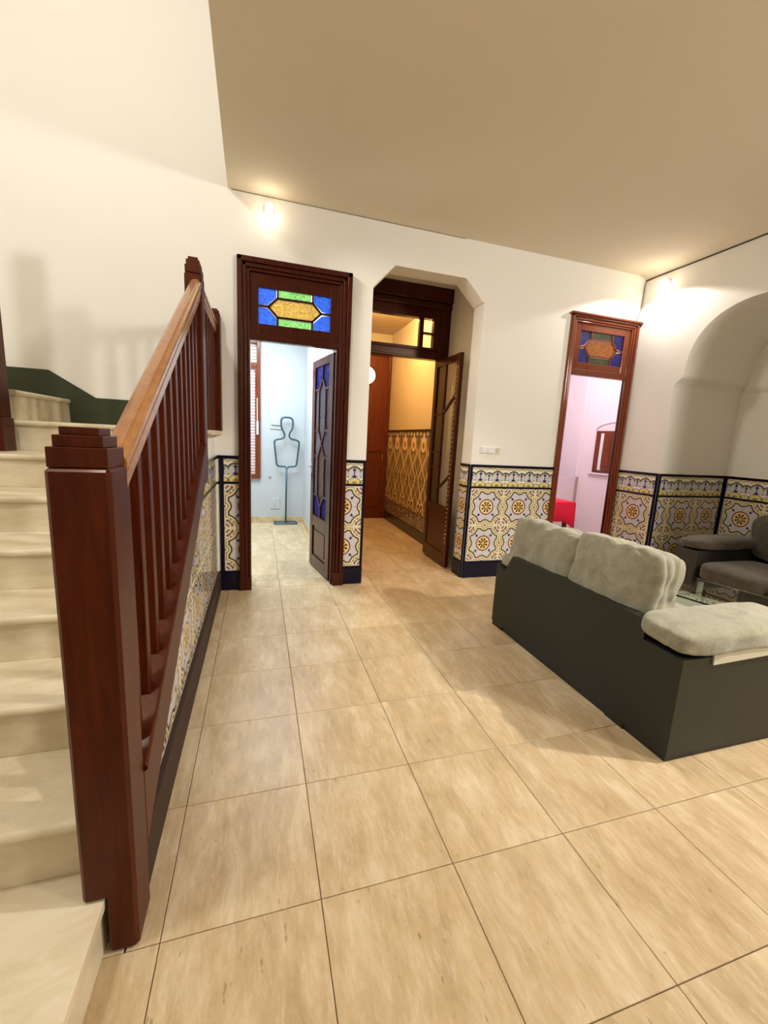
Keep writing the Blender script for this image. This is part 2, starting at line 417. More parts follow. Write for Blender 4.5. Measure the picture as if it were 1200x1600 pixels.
# wall clad with individual tiles ------------------------------------------------
TCACHE = {}
def clip_poly(poly, a, b, c):            # keep a*x+b*y<=c
    out = []
    for i in range(len(poly)):
        p, q = poly[i], poly[(i + 1) % len(poly)]
        dp = a * p[0] + b * p[1] - c; dq = a * q[0] + b * q[1] - c
        if dp <= 0: out.append(p)
        if (dp < 0) != (dq < 0) and dp != dq:
            t = dp / (dp - dq); out.append((p[0] + (q[0] - p[0]) * t, p[1] + (q[1] - p[1]) * t))
    return out
def tile_mesh(poly, cen, uvf, m, th, key, ch=0.0016):
    """tile lying in x,z plane, front facing -y; poly relative to cen"""
    if key is not None and key in TCACHE: return TCACHE[key]
    b = bmesh.new(); n = len(poly); uvl = b.loops.layers.uv.new('UVMap')
    pc = (sum(p[0] for p in poly) / n, sum(p[1] for p in poly) / n)
    def inset(p): 
        d = Vector((pc[0] - p[0], pc[1] - p[1])); L = max(d.length, 1e-6); d = d / L * min(ch * 1.4, L * 0.5); return (p[0] + d.x, p[1] + d.y)
    A = [b.verts.new((p[0] - cen[0], -th, p[1] - cen[1])) for p in map(inset, poly)]
    B = [b.verts.new((p[0] - cen[0], -th + ch, p[1] - cen[1])) for p in poly]
    Cc = [b.verts.new((p[0] - cen[0], 0, p[1] - cen[1])) for p in poly]
    b.faces.new(A)
    for i in range(n):
        j = (i + 1) % n
        b.faces.new([A[i], B[i], B[j], A[j]]); b.faces.new([B[i], Cc[i], Cc[j], B[j]])
    bmesh.ops.recalc_face_normals(b, faces=b.faces)
    # open at the back: make sure the front faces -y
    b.faces.ensure_lookup_table()
    if b.faces[0].normal.y > 0: bmesh.ops.reverse_faces(b, faces=b.faces)
    for f in b.faces:
        for l in f.loops:
            l[uvl].uv = uvf(l.vert.co.x + cen[0], l.vert.co.z + cen[1])
    me = bpy.data.meshes.new('tile'); b.to_mesh(me); b.free(); me.materials.append(M[m])
    if key is not None: TCACHE[key] = me
    return me
def tiles(parent, origin, theta, u0, u1, z0, z1, su, sz, kind, phase=0.0, clip=None, th=0.006, gap=0.0014, name='tile'):
    """origin: world (x,y) of u=0; theta: rotation about z (0 faces -y)"""
    ct, st = math.cos(theta), math.sin(theta)
    i0 = math.floor((u0 - phase) / su + 1e-6); i1 = math.ceil((u1 - phase) / su - 1e-6)
    j1 = round((z1 - z0) / sz)
    for i in range(i0, i1):
        for j in range(j1):
            a, b_ = phase + i * su, phase + (i + 1) * su; c, d = z0 + j * sz, z0 + (j + 1) * sz
            full = a >= u0 - 1e-6 and b_ <= u1 + 1e-6
            a2, b2 = max(a, u0), min(b_, u1)
            if b2 - a2 < 0.012: continue
            g = gap / 2; poly = [(a2 + g, c + g), (b2 - g, c + g), (b2 - g, d - g), (a2 + g, d - g)]
            if clip:
                q = clip_poly(poly, *clip)
                if len(q) < 3: continue
                ar = abs(sum(q[k][0] * q[(k + 1) % len(q)][1] - q[(k + 1) % len(q)][0] * q[k][1] for k in range(len(q)))) / 2
                if ar < 2e-4: continue
                if len(q) != 4 or abs(ar - (b2 - a2 - gap) * (d - c - gap)) > 1e-5: full = False
                poly = q
            cen = ((a2 + b2) / 2, (c + d) / 2)
            if kind == 'azulejo':
                uvf = lambda x, z: ((x - phase) / su + 1, (z - z0) / sz + 1); key = (kind, i % 2, j % 2, su, sz); mt = 'azulejo'
                ii, jj = i % 2, j % 2
                if full:
                    uvf = lambda x, z, A=a, Cz=c, ii=ii, jj=jj: (ii + 1 + (x - A) / su, jj + 1 + (z - Cz) / sz)
            elif kind == 'frieze':
                uvf = lambda x, z, A=a: ((x - A) / su + 0.5, (z - z0) / (z1 - z0)); key = (kind, su, sz); mt = 'frieze'
                uvf = lambda x, z, A=a: ((x - A) / su, (z - z0) / (z1 - z0))
            elif kind == 'hall_tile':
                uvf = lambda x, z, A=a, ii=i % 2: ((ii + (x - A) / su) / 2, (z - z0) / (z1 - z0)); key = (kind, i % 2, j); mt = kind
            else:
                uvf = lambda x, z: (x, z); key = (kind, su, sz); mt = kind
            me = tile_mesh(poly, cen, uvf, mt, th, key if full else None)
            o = bpy.data.objects.new(name, me); COL.objects.link(o); o.rotation_euler = (0, 0, theta)
            w = (origin[0] + ct * cen[0], origin[1] + st * cen[0], cen[1])
            attach(o, w, parent)

# ------------------------------------------------------------------ dimensions
FY = 2.777          # face of the far wall
LX = -0.085         # face of the wall under the stairs
RX = 4.25           # face of the right wall
CZ = 3.285
HX = 2.47           # right wall of the hall

# ------------------------------------------------------------------ floor
fl = MB().box(-2.7, 6.4, -3.2, 6.6, -0.12, -0.006)
floor = struct(fl, 'floor', 'grout', 'beige stone tile floor with thin brown joints running through every room', 'floor')
S = 0.45
FM = None
def floor_tiles():
    rects = [(-0.085, 4.25, 0.0, 2.777), (-0.16, 4.25, -1.35, 0.0), (4.25, 5.21, 0.15, 2.25), (0.19, 0.94, 2.777, 2.98), (-0.90, 0.96, 2.98, 5.8),
             (1.236, 2.345, 2.777, 2.997), (1.236, 2.45, 2.997, 3.85), (1.236, 2.47, 3.85, 6.15)]
    g = 0.0026; cache = {}
    for (X0, X1, Y0, Y1) in rects:
        for i in range(math.floor(X0 / S + 1e-6), math.ceil(X1 / S - 1e-6)):
            for j in range(math.floor(Y0 / S + 1e-6), math.ceil(Y1 / S - 1e-6)):
                a, b = max(i * S, X0), min((i + 1) * S, X1); c, d = max(j * S, Y0), min((j + 1) * S, Y1)
                if b - a < 0.01 or d - c < 0.01: continue
                w, h = b - a - g, d - c - g; key = (round(w, 4), round(h, 4))
                if key not in cache:
                    bm = bmesh.new(); e = 0.0012
                    A = [bm.verts.new(p) for p in ((-w/2+e, -h/2+e, 0), (w/2-e, -h/2+e, 0), (w/2-e, h/2-e, 0), (-w/2+e, h/2-e, 0))]
                    B = [bm.verts.new(p) for p in ((-w/2, -h/2, -e), (w/2, -h/2, -e), (w/2, h/2, -e), (-w/2, h/2, -e))]
                    Cc = [bm.verts.new((v.co.x, v.co.y, -0.0058)) for v in B]
                    bm.faces.new(A)
                    for k in range(4):
                        q = (k + 1) % 4
                        bm.faces.new([A[k], B[k], B[q], A[q]]); bm.faces.new([B[k], Cc[k], Cc[q], B[q]])
                    bmesh.ops.recalc_face_normals(bm, faces=bm.faces)
                    bm.faces.ensure_lookup_table()
                    if bm.faces[0].normal.z < 0: bmesh.ops.reverse_faces(bm, faces=bm.faces)
                    me = bpy.data.meshes.new('floor_tile'); bm.to_mesh(me); bm.free(); me.materials.append(M['floor']); cache[key] = me
                o = bpy.data.objects.new('floor_tile', cache[key]); COL.objects.link(o)
                attach(o, ((a + b) / 2, (c + d) / 2, 0.0), floor)
floor_tiles()
# plain continuation of the same floor where the photograph does not look
rest = MB().box(-0.085, 4.25, -3.0, -1.352, -0.0058, 0.0).box(3.3, 6.2, 2.98, 5.3, -0.0058, 0.0).box(4.2, 6.2, 2.81, 2.98, -0.0058, 0.0).box(3.44, 4.2, 2.777, 2.98, -0.0058, 0.0).box(-2.6, -0.161, -3.0, 0.0, -0.0058, 0.0).box(-2.6, -0.09, 0.0, 2.777, -0.0058, 0.0)
rest.build('floor_surface', 'floor', floor)

# ------------------------------------------------------------------ walls
wb = MB()
Y0, Y1 = FY, 2.98
wb.box(-2.7, 0.035, Y0, Y1 + 0.02, 2.83, 5.6)            # stairwell part above everything
wb.box(-2.7, 0.16, Y0, Y1, 0, 2.83)
wb.box(0.035, RX + 0.2, Y0, Y1, 2.95, 3.6)
wb.box(0.16, 0.97, Y0, Y1, 2.72, 2.95); wb.box(0.035, 0.16, Y0, Y1, 2.83, 2.95)
wb.box(0.97, 1.236, Y0, Y1, 0, 2.95)
wb.prism([(1.236, 2.95), (1.236, 2.745), (1.43, 2.95)], 'y', Y0, Y1)
wb.prism([(2.135, 2.95), (2.335, 2.765), (2.345, 2.765), (2.345, 2.95)], 'y', Y0, Y1)
wb.box(2.345, 3.41, Y0, Y1, 0, 2.95)
wb.box(3.41, 4.19, Y0, Y1, 2.74, 2.95)
wb.box(4.19, RX + 0.2, Y0, Y0 + 0.03, 0, 2.95)
wall_back = struct(wb, 'wall_back', 'plaster', 'cream plastered far wall with two doorways and a clipped arch', 'wall')

# wall under the stairs (top edge follows the stringer)
wl = MB().prism([(0.10, 0.0), (FY, 0.0), (FY, 1.36), (1.80, 1.36), (1.70, 1.10), (0.10, 0.185)], 'x', LX - 0.006 - 0.10, LX - 0.006)
wall_left = struct(wl, 'wall_left', 'plaster', 'low wall under the staircase clad in patterned tiles', 'wall')
# right wall with the arched niche
def arch_pts():
    half = [(2.25, 0.0), (2.25, 2.085), (2.235, 2.118), (2.205, 2.145), (2.175, 2.165), (2.163, 2.19)]
    n = 14; cy, a, bz = 1.56, 0.603, 0.575
    for k in range(1, n + 1):
        th = math.pi / 2 * k / n; e = 2 / 2.35
        half.append((cy + a * (math.cos(th) ** e), 2.19 + bz * (math.sin(th) ** e)))
    right = [(2.4 - y, z) for (y, z) in half[::-1]]
    return half + right
AP = arch_pts()
wr = MB()
NB = 5.21
wr.prism([(2.80, 0), (2.80, 3.6), (1.2, 3.6)] + [(1.2, AP[len(AP) // 2][1])] + [p for p in AP[:len(AP) // 2]][::-1], 'x', RX, NB)
hh = AP[len(AP) // 2:]
wr.prism([(1.2, 3.6), (-3.2, 3.6), (-3.2, 0)] + [p for p in hh[::-1]] + [(1.2, hh[0][1])], 'x', RX, NB)
wr.box(NB, NB + 0.15, -0.5, 2.80, 0, 3.6)
wr.prism([(NB + 0.01, 2.085), (NB - 0.004, 2.090), (NB - 0.035, 2.118), (NB - 0.050, 2.145), (NB - 0.050, 3.0), (NB + 0.01, 3.0)], 'y', 0.2, 2.2)
wall_right = struct(wr, 'wall_right', 'plaster', 'cream plastered right wall with a wide arched niche', 'wall')
struct(MB().box(-2.7, 6.4, -3.2, -3.0, 0, 5.6), 'wall_front', 'plaster', 'plain plastered wall behind the viewer', 'wall')
struct(MB().box(-2.75, -2.6, -3.2, 2.98, 0, 5.6), 'wall_stairwell', 'plaster', 'plain plastered outer wall of the stairwell', 'wall')
# ceilings
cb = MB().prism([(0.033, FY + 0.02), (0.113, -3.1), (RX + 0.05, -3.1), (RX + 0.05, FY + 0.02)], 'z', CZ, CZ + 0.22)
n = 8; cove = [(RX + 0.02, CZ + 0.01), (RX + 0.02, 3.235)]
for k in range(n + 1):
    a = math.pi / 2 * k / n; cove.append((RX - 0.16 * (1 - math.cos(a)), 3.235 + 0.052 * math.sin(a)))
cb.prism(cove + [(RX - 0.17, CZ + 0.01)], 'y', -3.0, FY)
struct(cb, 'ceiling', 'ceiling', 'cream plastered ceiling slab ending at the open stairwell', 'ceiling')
struct(MB().prism([(0.036, FY), (0.116, -3.0), (0.26, -3.0), (0.2, FY)], 'z', CZ + 0.2, 5.6), 'wall_stairwell_right', 'plaster', 'plastered side of the stairwell above the ceiling slab', 'wall')
struct(MB().box(-2.75, 0.26, -3.2, 3.0, 5.5, 5.6), 'ceiling_stairwell', 'plaster', 'plain ceiling high above the stairs', 'ceiling')
# dark strip painting the crease shade where ceiling meets the far wall
tag(MB().tube([(0.06, FY - 0.001, CZ - 0.004), (1.6, FY - 0.001, CZ - 0.004), (2.1, FY - 0.001, CZ - 0.004)], 0.0022, 5).build('trim_1', M['grout']), 'thin dark strip painted as the crease shade between ceiling and far wall', 'trim', None, 'structure')

# rooms beyond
rm = MB().box(-1.0, -0.9, Y1, 5.9, 0, 3.2).box(0.96, 1.06, 2.98, 5.9, 0, 3.2)
rm.box(-1.0, -0.62, 5.8, 5.9, 0, 3.2).box(0.28, 1.06, 5.8, 5.9, 0, 3.2).box(-0.62, 0.28, 5.8, 5.9, 0, 0.72).box(-0.62, 0.28, 5.8, 5.9, 2.82, 3.2)
struct(rm, 'wall_study', 'cool_plaster', 'bright white walls of the small room through the left doorway', 'wall')
struct(MB().box(-1.0, 1.06, 2.98, 5.9, 3.1, 3.2), 'ceiling_study', 'cool_plaster', 'white ceiling of the small room on the left', 'ceiling')
sk = MB().box(-0.9, 0.96, 5.788, 5.8, 0, 0.10).box(0.948, 0.96, 3.0, 5.788, 0, 0.10)
struct(sk, 'baseboard_study', 'floor', 'low beige stone skirting of the white room', 'baseboard', bevel=0.003)
hl = MB().box(HX, HX + 0.12, 3.85, 6.3, 0, 3.3).box(1.10, 1.236, 2.98, 6.3, 0, 3.3).box(2.47, 2.6, 2.98, 3.85, 0, 3.3).box(1.1, 2.6, 6.15, 6.3, 0, 3.3)
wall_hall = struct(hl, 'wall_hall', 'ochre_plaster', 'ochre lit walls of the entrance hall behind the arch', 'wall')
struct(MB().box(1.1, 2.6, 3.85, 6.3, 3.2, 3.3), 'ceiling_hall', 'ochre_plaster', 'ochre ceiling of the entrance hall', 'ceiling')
vb = MB().box(2.45, 2.468, 2.98, 3.75, 0, 3.3).box(1.236, 2.45, 2.98, 3.85, 3.18, 3.3)
struct(vb, 'wall_vestibule', 'plaster', 'cream side wall of the short vestibule behind the arch', 'wall')
# dining room
dr = MB()
A0, A1 = (5.53, 4.82), (5.94, 3.33)
ex, ey = 0.266, -0.964; nx, ny = 0.964, 0.266
def slab(mb, s0, s1, d0, d1, z0, z1):     # along the slanted wall
    q = lambda s, d: (A0[0] + ex * s + nx * d, A0[1] + ey * s + ny * d)
    mb.prism([q(s0, d0), q(s1, d0), q(s1, d1), q(s0, d1)], 'z', z0, z1)
slab(dr, -0.05, 1.95, 0, 0.12, 0, 3.2)
dr.box(3.2, 5.7, 5.3, 5.4, 0, 3.2).box(3.2, 3.3, 2.98, 5.4, 0, 3.2).box(5.53, 5.66, 4.8, 5.4, 0, 3.2)
dr.box(4.30, 6.2, 2.802, 2.85, 0, 3.2)
struct(dr, 'wall_dining', 'pink_plaster', 'pale pink-white walls of the room through the right doorway', 'wall')
struct(MB().box(3.2, 6.3, 2.80, 5.4, 3.1, 3.2), 'ceiling_dining', 'pink_plaster', 'pale ceiling of the room through the right doorway', 'ceiling')

# ------------------------------------------------------------------ dado: tiles, rails, skirting
TS = 0.197; Z0, ZM, ZF, ZT = 0.18, 0.968, 0.988, 1.187
PI = math.pi
def dado(parent, origin, theta, u0, u1, phase=0.0, clip=None):
    tiles(parent, origin, theta, u0, u1, Z0, ZM, TS, TS, 'azulejo', phase, clip)
    tiles(parent, origin, theta, u0, u1, ZF, ZT, TS, ZT - ZF, 'frieze', phase + TS / 2 * 0, clip)
def strip(mb, origin, theta, u0, u1, z0, z1, d, back=0.0):
    ct, st = math.cos(theta), math.sin(theta)
    P = lambda u, k: (origin[0] + ct * u + st * k, origin[1] + st * u - ct * k)   # k: outwards
    mb.prism([P(u0, -back), P(u1, -back), P(u1, d), P(u0, d)], 'z', z0, z1)
def rails(name, segs, label, verticals=(), clipped=False):
    t = thing(name, label, 'trim', (segs[0][0][0], segs[0][0][1], 0), None, 'structure')
    a, b, c = MB(), MB(), MB()
    for (o, th, u0, u1) in segs:
        strip(a, o, th, u0, u1, 0.0, 0.165, 0.022); strip(a, o, th, u0, u1, 0.165, 0.18, 0.015)
        strip(b, o, th, u0, u1, ZM, ZF, 0.010)
        strip(c, o, th, u0, u1, ZT, ZT + 0.028, 0.016)
    a.build('skirting', 'navy', t, bevel=0.004); b.build('middle_rail', 'navy', t, bevel=0.003); c.build('top_rail', 'navy', t, bevel=0.005)
    for (o, th, u0, u1) in verticals:
        v = MB(); strip(v, o, th, u0, u1, 0.0, ZT + 0.012, 0.013); v.build('corner_strip', 'navy', t, bevel=0.004)
    return t
F0 = (0.0, FY)
# far wall: narrow strip by the stairs, pier between the doors, main panel
dado(wall_back, F0, 0, -0.03, 0.095, -0.03)
dado(wall_back, F0, 0, 1.042, 1.212, 1.03 - TS)
dado(wall_back, F0, 0, 2.370, 3.355, 2.371)
rails('trim_2', [(F0, 0, LX, 0.093)], 'navy ceramic rails of the narrow tiled strip beside the stair wall', [(F0, 0, LX + 0.02, -0.03)])
rails('trim_3', [(F0, 0, 1.042, 1.236)], 'navy ceramic rails of the narrow tiled pier between left door and arch', [(F0, 0, 1.212, 1.236)])
rails('trim_4', [(F0, 0, 2.345, 3.357), ((2.345, 0.0), PI / 2 * -1, -2.98, -FY)], 'navy ceramic rails of the tiled panel between arch and right door', [(F0, 0, 2.345, 2.370), ((2.345, 0.0), -PI / 2, -FY - 0.022, -FY)])
dado(wall_back, (2.345, 0.0), -PI / 2, -2.98, -FY - 0.022, -2.888 - TS)
# right pier, niche side, niche back
dado(wall_right, (RX, 0.0), -PI / 2, -FY + 0.01, -2.25 - 0.025, -2.49 - TS)
dado(wall_right, (0.0, 2.25), 0, RX + 0.025, NB - 0.03, 4.627 - TS)
dado(wall_right, (NB, 0.0), -PI / 2, -2.25 + 0.03, -0.15, -2.02 - TS)
rails('trim_5', [((RX, 0.0), -PI / 2, -FY, -2.25), ((0.0, 2.25), 0, RX, NB), ((NB, 0.0), -PI / 2, -2.25, -0.15)],
      'navy ceramic rails of the tiled dado on the right wall and around the niche',
      [((RX, 0.0), -PI / 2, -2.275, -2.25), ((0.0, 2.25), 0, RX, RX + 0.025), ((0.0, 2.25), 0, NB - 0.03, NB), ((NB, 0.0), -PI / 2, -2.25, -2.22)])
# wall under the stairs
dado(wall_left, (LX - 0.006, 0.0), PI / 2, 0.12, FY - 0.022, 0.10, clip=(-0.574, 1.0, 0.135))
tl = thing('trim_6', 'dark skirting and tile rails along the wall under the staircase', 'trim', (LX, 1.4, 0), None, 'structure')
MB().box(LX - 0.006, LX + 0.022, 0.11, FY - 0.02, 0.0, 0.18).build('skirting', mat('dark_grey_ceramic', lin(62, 46, 40), 0.6, Specular_IOR_Level=0.12), tl, bevel=0.006)
MB().box(LX - 0.006, LX + 0.006, 1.47, FY - 0.012, ZM, ZF).build('middle_rail', 'navy', tl, bevel=0.003)
MB().box(LX - 0.006, LX + 0.012, 1.84, FY - 0.012, ZT, ZT + 0.028).build('top_rail', 'navy', tl, bevel=0.004)
# hall dado
HZ0, HZ1 = 0.36, 1.56
tiles(wall_hall, (HX, 0.0), -PI / 2, -6.15, -3.87, HZ0, HZ1, 0.1935, 0.2, 'hall_tile', -4.20 + 0.1935 * 0)
tiles(wall_hall, (HX, 0.0), -PI / 2, -6.15, -3.87, 0.16, 0.36, 0.1935, 0.2, 'marbled', -4.20)
th_ = thing('trim_7', 'dark green skirting and black top rail of the entrance hall dado', 'trim', (HX, 5.0, 0), None, 'structure')
MB().box(HX - 0.02, HX, 3.87, 6.15, 0, 0.158).build('skirting', 'green_ceramic', th_, bevel=0.004)
MB().box(HX - 0.018, HX, 3.87, 6.15, 1.562, 1.592).build('top_rail', 'green_ceramic', th_, bevel=0.005)
# green painted stair skirting on the far wall
g = MB().prism([(-0.04, 1.425), (-0.04, 1.622), (-0.95, 1.622), (-1.246, 1.805), (-1.50, 1.805), (-1.80, 1.985), (-2.6, 2.47), (-2.6, 1.60), (-1.13, 1.60), (-1.13, 1.425)], 'y', FY - 0.006, FY)
struct(g, 'baseboard_stairs', 'dark_green', 'dark green stepped skirting painted on the wall above the landing', 'baseboard')
# cable at the ceiling line
cb_ = MB(); CP = [(RX - 0.006, -1.5, 3.228), (RX - 0.006, 0.5, 3.231), (RX - 0.006, 1.5, 3.232), (RX - 0.006, 2.2, 3.233), (RX - 0.006, 2.62, 3.236), (RX - 0.010, 2.755, 3.232)]
cb_.tube(CP, 0.006, 8)
cb_.tube([(RX - 0.010, 2.755, 3.232), (RX - 0.012, 2.765, 3.20), (RX - 0.013, 2.765, 3.05), (RX - 0.020, 2.766, 2.93), (RX - 0.045, 2.768, 2.85), (RX - 0.07, 2.770, 2.808)], 0.0035, 6)
tag(cb_.build('electric_cable', 'cable', smooth=True), 'black cable pinned along the ceiling line and dropping to the right door frame', 'cable')
# ------------------------------------------------------------------ doors
def casing(parent, x0, x1, z1, w, y, m, depth=(0.045, 0.030, 0.018), jamb=0.10):
    """moulded casing round an opening, outer x0..x1, height z1, width w"""
    for part, (a, b) in (('left', (x0, x0 + w)), ('right', (x1 - w, x1))):
        mb = MB(); s = 1 if part == 'left' else -1; o = x0 if s > 0 else x1
        mb.box(o, o + s * w * 0.42, y - depth[0], y, 0, z1)
        mb.box(o + s * w * 0.42, o + s * w * 0.75, y - depth[1], y, 0, z1 - w * 0.42)
        mb.box(o + s * w * 0.75, o + s * w, y - depth[2], y + jamb, 0, z1 - w * 0.75)
        mb.build('casing_post', m, parent, bevel=0.008, seg=3)
        MB().box(o - s * 0.003, o + s * (w + 0.003), y - depth[0] - 0.004, y, 0, 0.13).build('plinth', m, parent, bevel=0.003)
    mb = MB()
    mb.box(x0, x1, y - depth[0], y, z1 - w * 0.42, z1)
    mb.box(x0 + w * 0.42, x1 - w * 0.42, y - depth[1], y, z1 - w * 0.75, z1 - w * 0.42)
    mb.box(x0 + w * 0.75, x1 - w * 0.75, y - depth[2], y + jamb, z1 - w, z1 - w * 0.75)
    mb.build('head_casing', m, parent, bevel=0.008, seg=3)
def transom(parent, x0, x1, z0, z1, gx0, gx1, gz0, gz1, y, m, pm3=('blue_pane', 'green_pane', 'amber_pane')):
    fr = MB().box(x0, gx0, y, y + 0.035, z0, z1).box(gx1, x1, y, y + 0.035, z0, z1).box(gx0, gx1, y, y + 0.035, z0, gz0).box(gx0, gx1, y, y + 0.035, gz1, z1)
    f = fr.build('transom_frame', m, parent, bevel=0.004)
    gw, gh = gx1 - gx0, gz1 - gz0
    def q(u, v): return (gx0 + u * gw, gz1 - v * gh)
    shapes = [('blue_pane', [(0, 0), (.24, 0), (.24, .20), (.12, .44), (0, .47)]), ('blue_pane', [(1, 0), (.76, 0), (.76, .20), (.88, .44), (1, .47)]),
              ('blue_pane', [(0, 1), (.24, 1), (.24, .80), (.12, .56), (0, .53)]), ('blue_pane', [(1, 1), (.76, 1), (.76, .80), (.88, .56), (1, .53)]),
              ('green_pane', [(.275, 0), (.725, 0), (.725, .20), (.275, .20)]), ('green_pane', [(.275, 1), (.725, 1), (.725, .80), (.275, .80)]),
              ('amber_pane', [(.145, .5), (.26, .27), (.74, .27), (.855, .5), (.74, .73), (.26, .73)])]
    for pm, poly in shapes:
        pm = pm3[('blue_pane', 'green_pane', 'amber_pane').index(pm)]
        MB().prism([q(*p) for p in poly], 'y', y + 0.016, y + 0.020).build('pane', pm, f)
    def bar(a, b, w=0.016):
        A, B = Vector(q(*a)), Vector(q(*b)); d = (B - A).normalized(); nn = Vector((-d.y, d.x)) * w / 2; A -= d * 0.004; B += d * 0.004
        MB().prism([tuple(A + nn), tuple(B + nn), tuple(B - nn), tuple(A - nn)], 'y', y + 0.006, y + 0.030).build('glazing_bar', m, f)
    for a, b in (((.257, 0), (.257, .235)), ((.743, 0), (.743, .235)), ((.257, 1), (.257, .765)), ((.743, 1), (.743, .765)), ((.257, .235), (.743, .235)), ((.257, .765), (.743, .765)),
                 ((.257, .235), (.13, .5)), ((.257, .765), (.13, .5)), ((.743, .235), (.87, .5)), ((.743, .765), (.87, .5)), ((0, .5), (.13, .5)), ((.87, .5), (1, .5))):
        bar(a, b)
d1 = thing('door_1', 'dark mahogany doorway with stained glass transom, at the left beside the stairs', 'door', (0.57, FY, 0), None, 'structure')
casing(d1, 0.095, 1.042, 2.812, 0.100, FY, 'door_wood')
transom(d1, 0.195, 0.942, 2.225, 2.712, 0.262, 0.862, 2.322, 2.605, FY + 0.005, 'door_wood')
MB().box(0.195, 0.942, FY - 0.012, FY + 0.06, 2.185, 2.240).build('transom_bar', 'door_wood', d1, bevel=0.010, seg=3)
MB().box(0.175, 0.195, FY - 0.01, FY + 0.20, 0, 2.72).box(0.925, 0.968, FY + 0.0, FY + 0.20, 0, 2.72).build('jamb', 'door_wood', d1, bevel=0.003)

# the open leaf of door 1
HP = Vector((0.945, 2.790)); LD = Vector((-0.172, 0.985)).normalized(); LN = Vector((-LD.y, LD.x))   # LN points to the room side (-x)
def lp(s, k): v = HP + LD * s + LN * k; return (v.x, v.y)
def lbox(mb, s0, s1, z0, z1, k0, k1):
    mb.prism([lp(s0, k0), lp(s1, k0), lp(s1, k1), lp(s0, k1)], 'z', z0, z1); return mb
def lpoly(mb, poly, k0, k1):
    A = [mb.b.verts.new((*lp(s, k0), z)) for s, z in poly]; B = [mb.b.verts.new((*lp(s, k1), z)) for s, z in poly]; n = len(poly)
    mb.b.faces.new(A); mb.b.faces.new(B[::-1])
    for i in range(n): mb.b.faces.new([A[i], B[i], B[(i + 1) % n], A[(i + 1) % n]])
    return mb
s0, s1, zt = 0.07, 0.710, 2.175
leaf = MB()
lbox(leaf, s0, 0.185, 0.012, zt, -0.02, 0.02); lbox(leaf, 0.615, s1, 0.012, zt, -0.02, 0.02)
lbox(leaf, 0.185, 0.615, 2.10, zt, -0.02, 0.02); lbox(leaf, 0.185, 0.615, 0.47, 0.585, -0.02, 0.02); lbox(leaf, 0.185, 0.615, 0.012, 0.14, -0.02, 0.02)
leafo = leaf.build('door_leaf', 'door_wood', d1, bevel=0.004)
pn = MB(); lbox(pn, 0.185, 0.615, 0.14, 0.47, -0.006, 0.006); lbox(pn, 0.225, 0.575, 0.18, 0.43, -0.013, 0.013); pn.build('panel', 'door_wood', leafo, bevel=0.006)
SL, SR, VL, VR, MX = 0.185, 0.615, 0.30, 0.505, 0.402
bars = [((MX, 2.10), (MX, 1.98)), ((MX, 1.98), (VL, 1.87)), ((MX, 1.98), (VR, 1.87)), ((SL, 1.88), (VL, 1.88)), ((VR, 1.88), (SR, 1.88)),
        ((VL, 1.88), (VL, 1.476)), ((VR, 1.88), (VR, 1.476)), ((SL, 1.476), (VL, 1.476)), ((VR, 1.476), (SR, 1.476)), ((VL, 1.476), (VR, 1.213)), ((VR, 1.476), (VL, 1.213)),
        ((SL, 1.213), (VL, 1.213)), ((VR, 1.213), (SR, 1.213)), ((VL, 1.213), (VL, 0.81)), ((VR, 1.213), (VR, 0.81)), ((SL, 0.81), (VL, 0.81)), ((VR, 0.81), (SR, 0.81)),
        ((VL, 0.81), (MX, 0.70)), ((VR, 0.81), (MX, 0.70)), ((MX, 0.70), (MX, 0.585))]
for a, b in bars:
    A, B = Vector(a), Vector(b); d = (B - A).normalized(); q = Vector((-d.y, d.x)) * 0.011; A -= d * 0.005; B += d * 0.005
    lpoly(MB(), [tuple(A + q), tuple(B + q), tuple(B - q), tuple(A - q)], -0.014, 0.014).build('glazing_bar', 'door_wood', leafo)
for pm, poly in (('violet_pane', [(SL, 2.10), (MX, 2.10), (MX, 1.98), (VL, 1.88), (SL, 1.88)]), ('violet_pane', [(SR, 2.10), (MX, 2.10), (MX, 1.98), (VR, 1.88), (SR, 1.88)]),
                 ('lilac_pane', [(MX, 1.98), (VR, 1.88), (VR, 1.476), (MX, 1.345), (VL, 1.476), (VL, 1.88)]),
                 ('white_pane', [(SL, 1.88), (VL, 1.88), (VL, 1.476), (SL, 1.476)]), ('white_pane', [(SR, 1.88), (VR, 1.88), (VR, 1.476), (SR, 1.476)]),
                 ('lilac_pane', [(SL, 1.476), (VL, 1.476), (MX, 1.345), (VL, 1.213), (SL, 1.213)]), ('lilac_pane', [(SR, 1.476), (VR, 1.476), (MX, 1.345), (VR, 1.213), (SR, 1.213)]),
                 ('pink_pane', [(MX, 1.345), (VR, 1.213), (VR, 0.81), (MX, 0.70), (VL, 0.81), (VL, 1.213)]),
                 ('white_pane', [(SL, 1.213), (VL, 1.213), (VL, 0.81), (SL, 0.81)]), ('white_pane', [(SR, 1.213), (VR, 1.213), (VR, 0.81), (SR, 0.81)]),
                 ('violet_pane', [(SL, 0.81), (VL, 0.81), (MX, 0.70), (MX, 0.585), (SL, 0.585)]), ('violet_pane', [(SR, 0.81), (VR, 0.81), (MX, 0.70), (MX, 0.585), (SR, 0.585)])):
    lpoly(MB(), poly, -0.002, 0.002).build('pane', pm, leafo)
hd = MB()
for k in (1, -1):
    a = lp(0.66, 0.02 * k); b = lp(0.66, 0.055 * k); c = lp(0.57, 0.055 * k)
    hd.tube([(*a, 1.10), (*b, 1.10), (*c, 1.10)], 0.008, 8)
    lbox(hd, 0.645, 0.675, 1.03, 1.15, 0.02 * k, 0.025 * k)
hd.build('handle', 'steel', leafo, smooth=False)

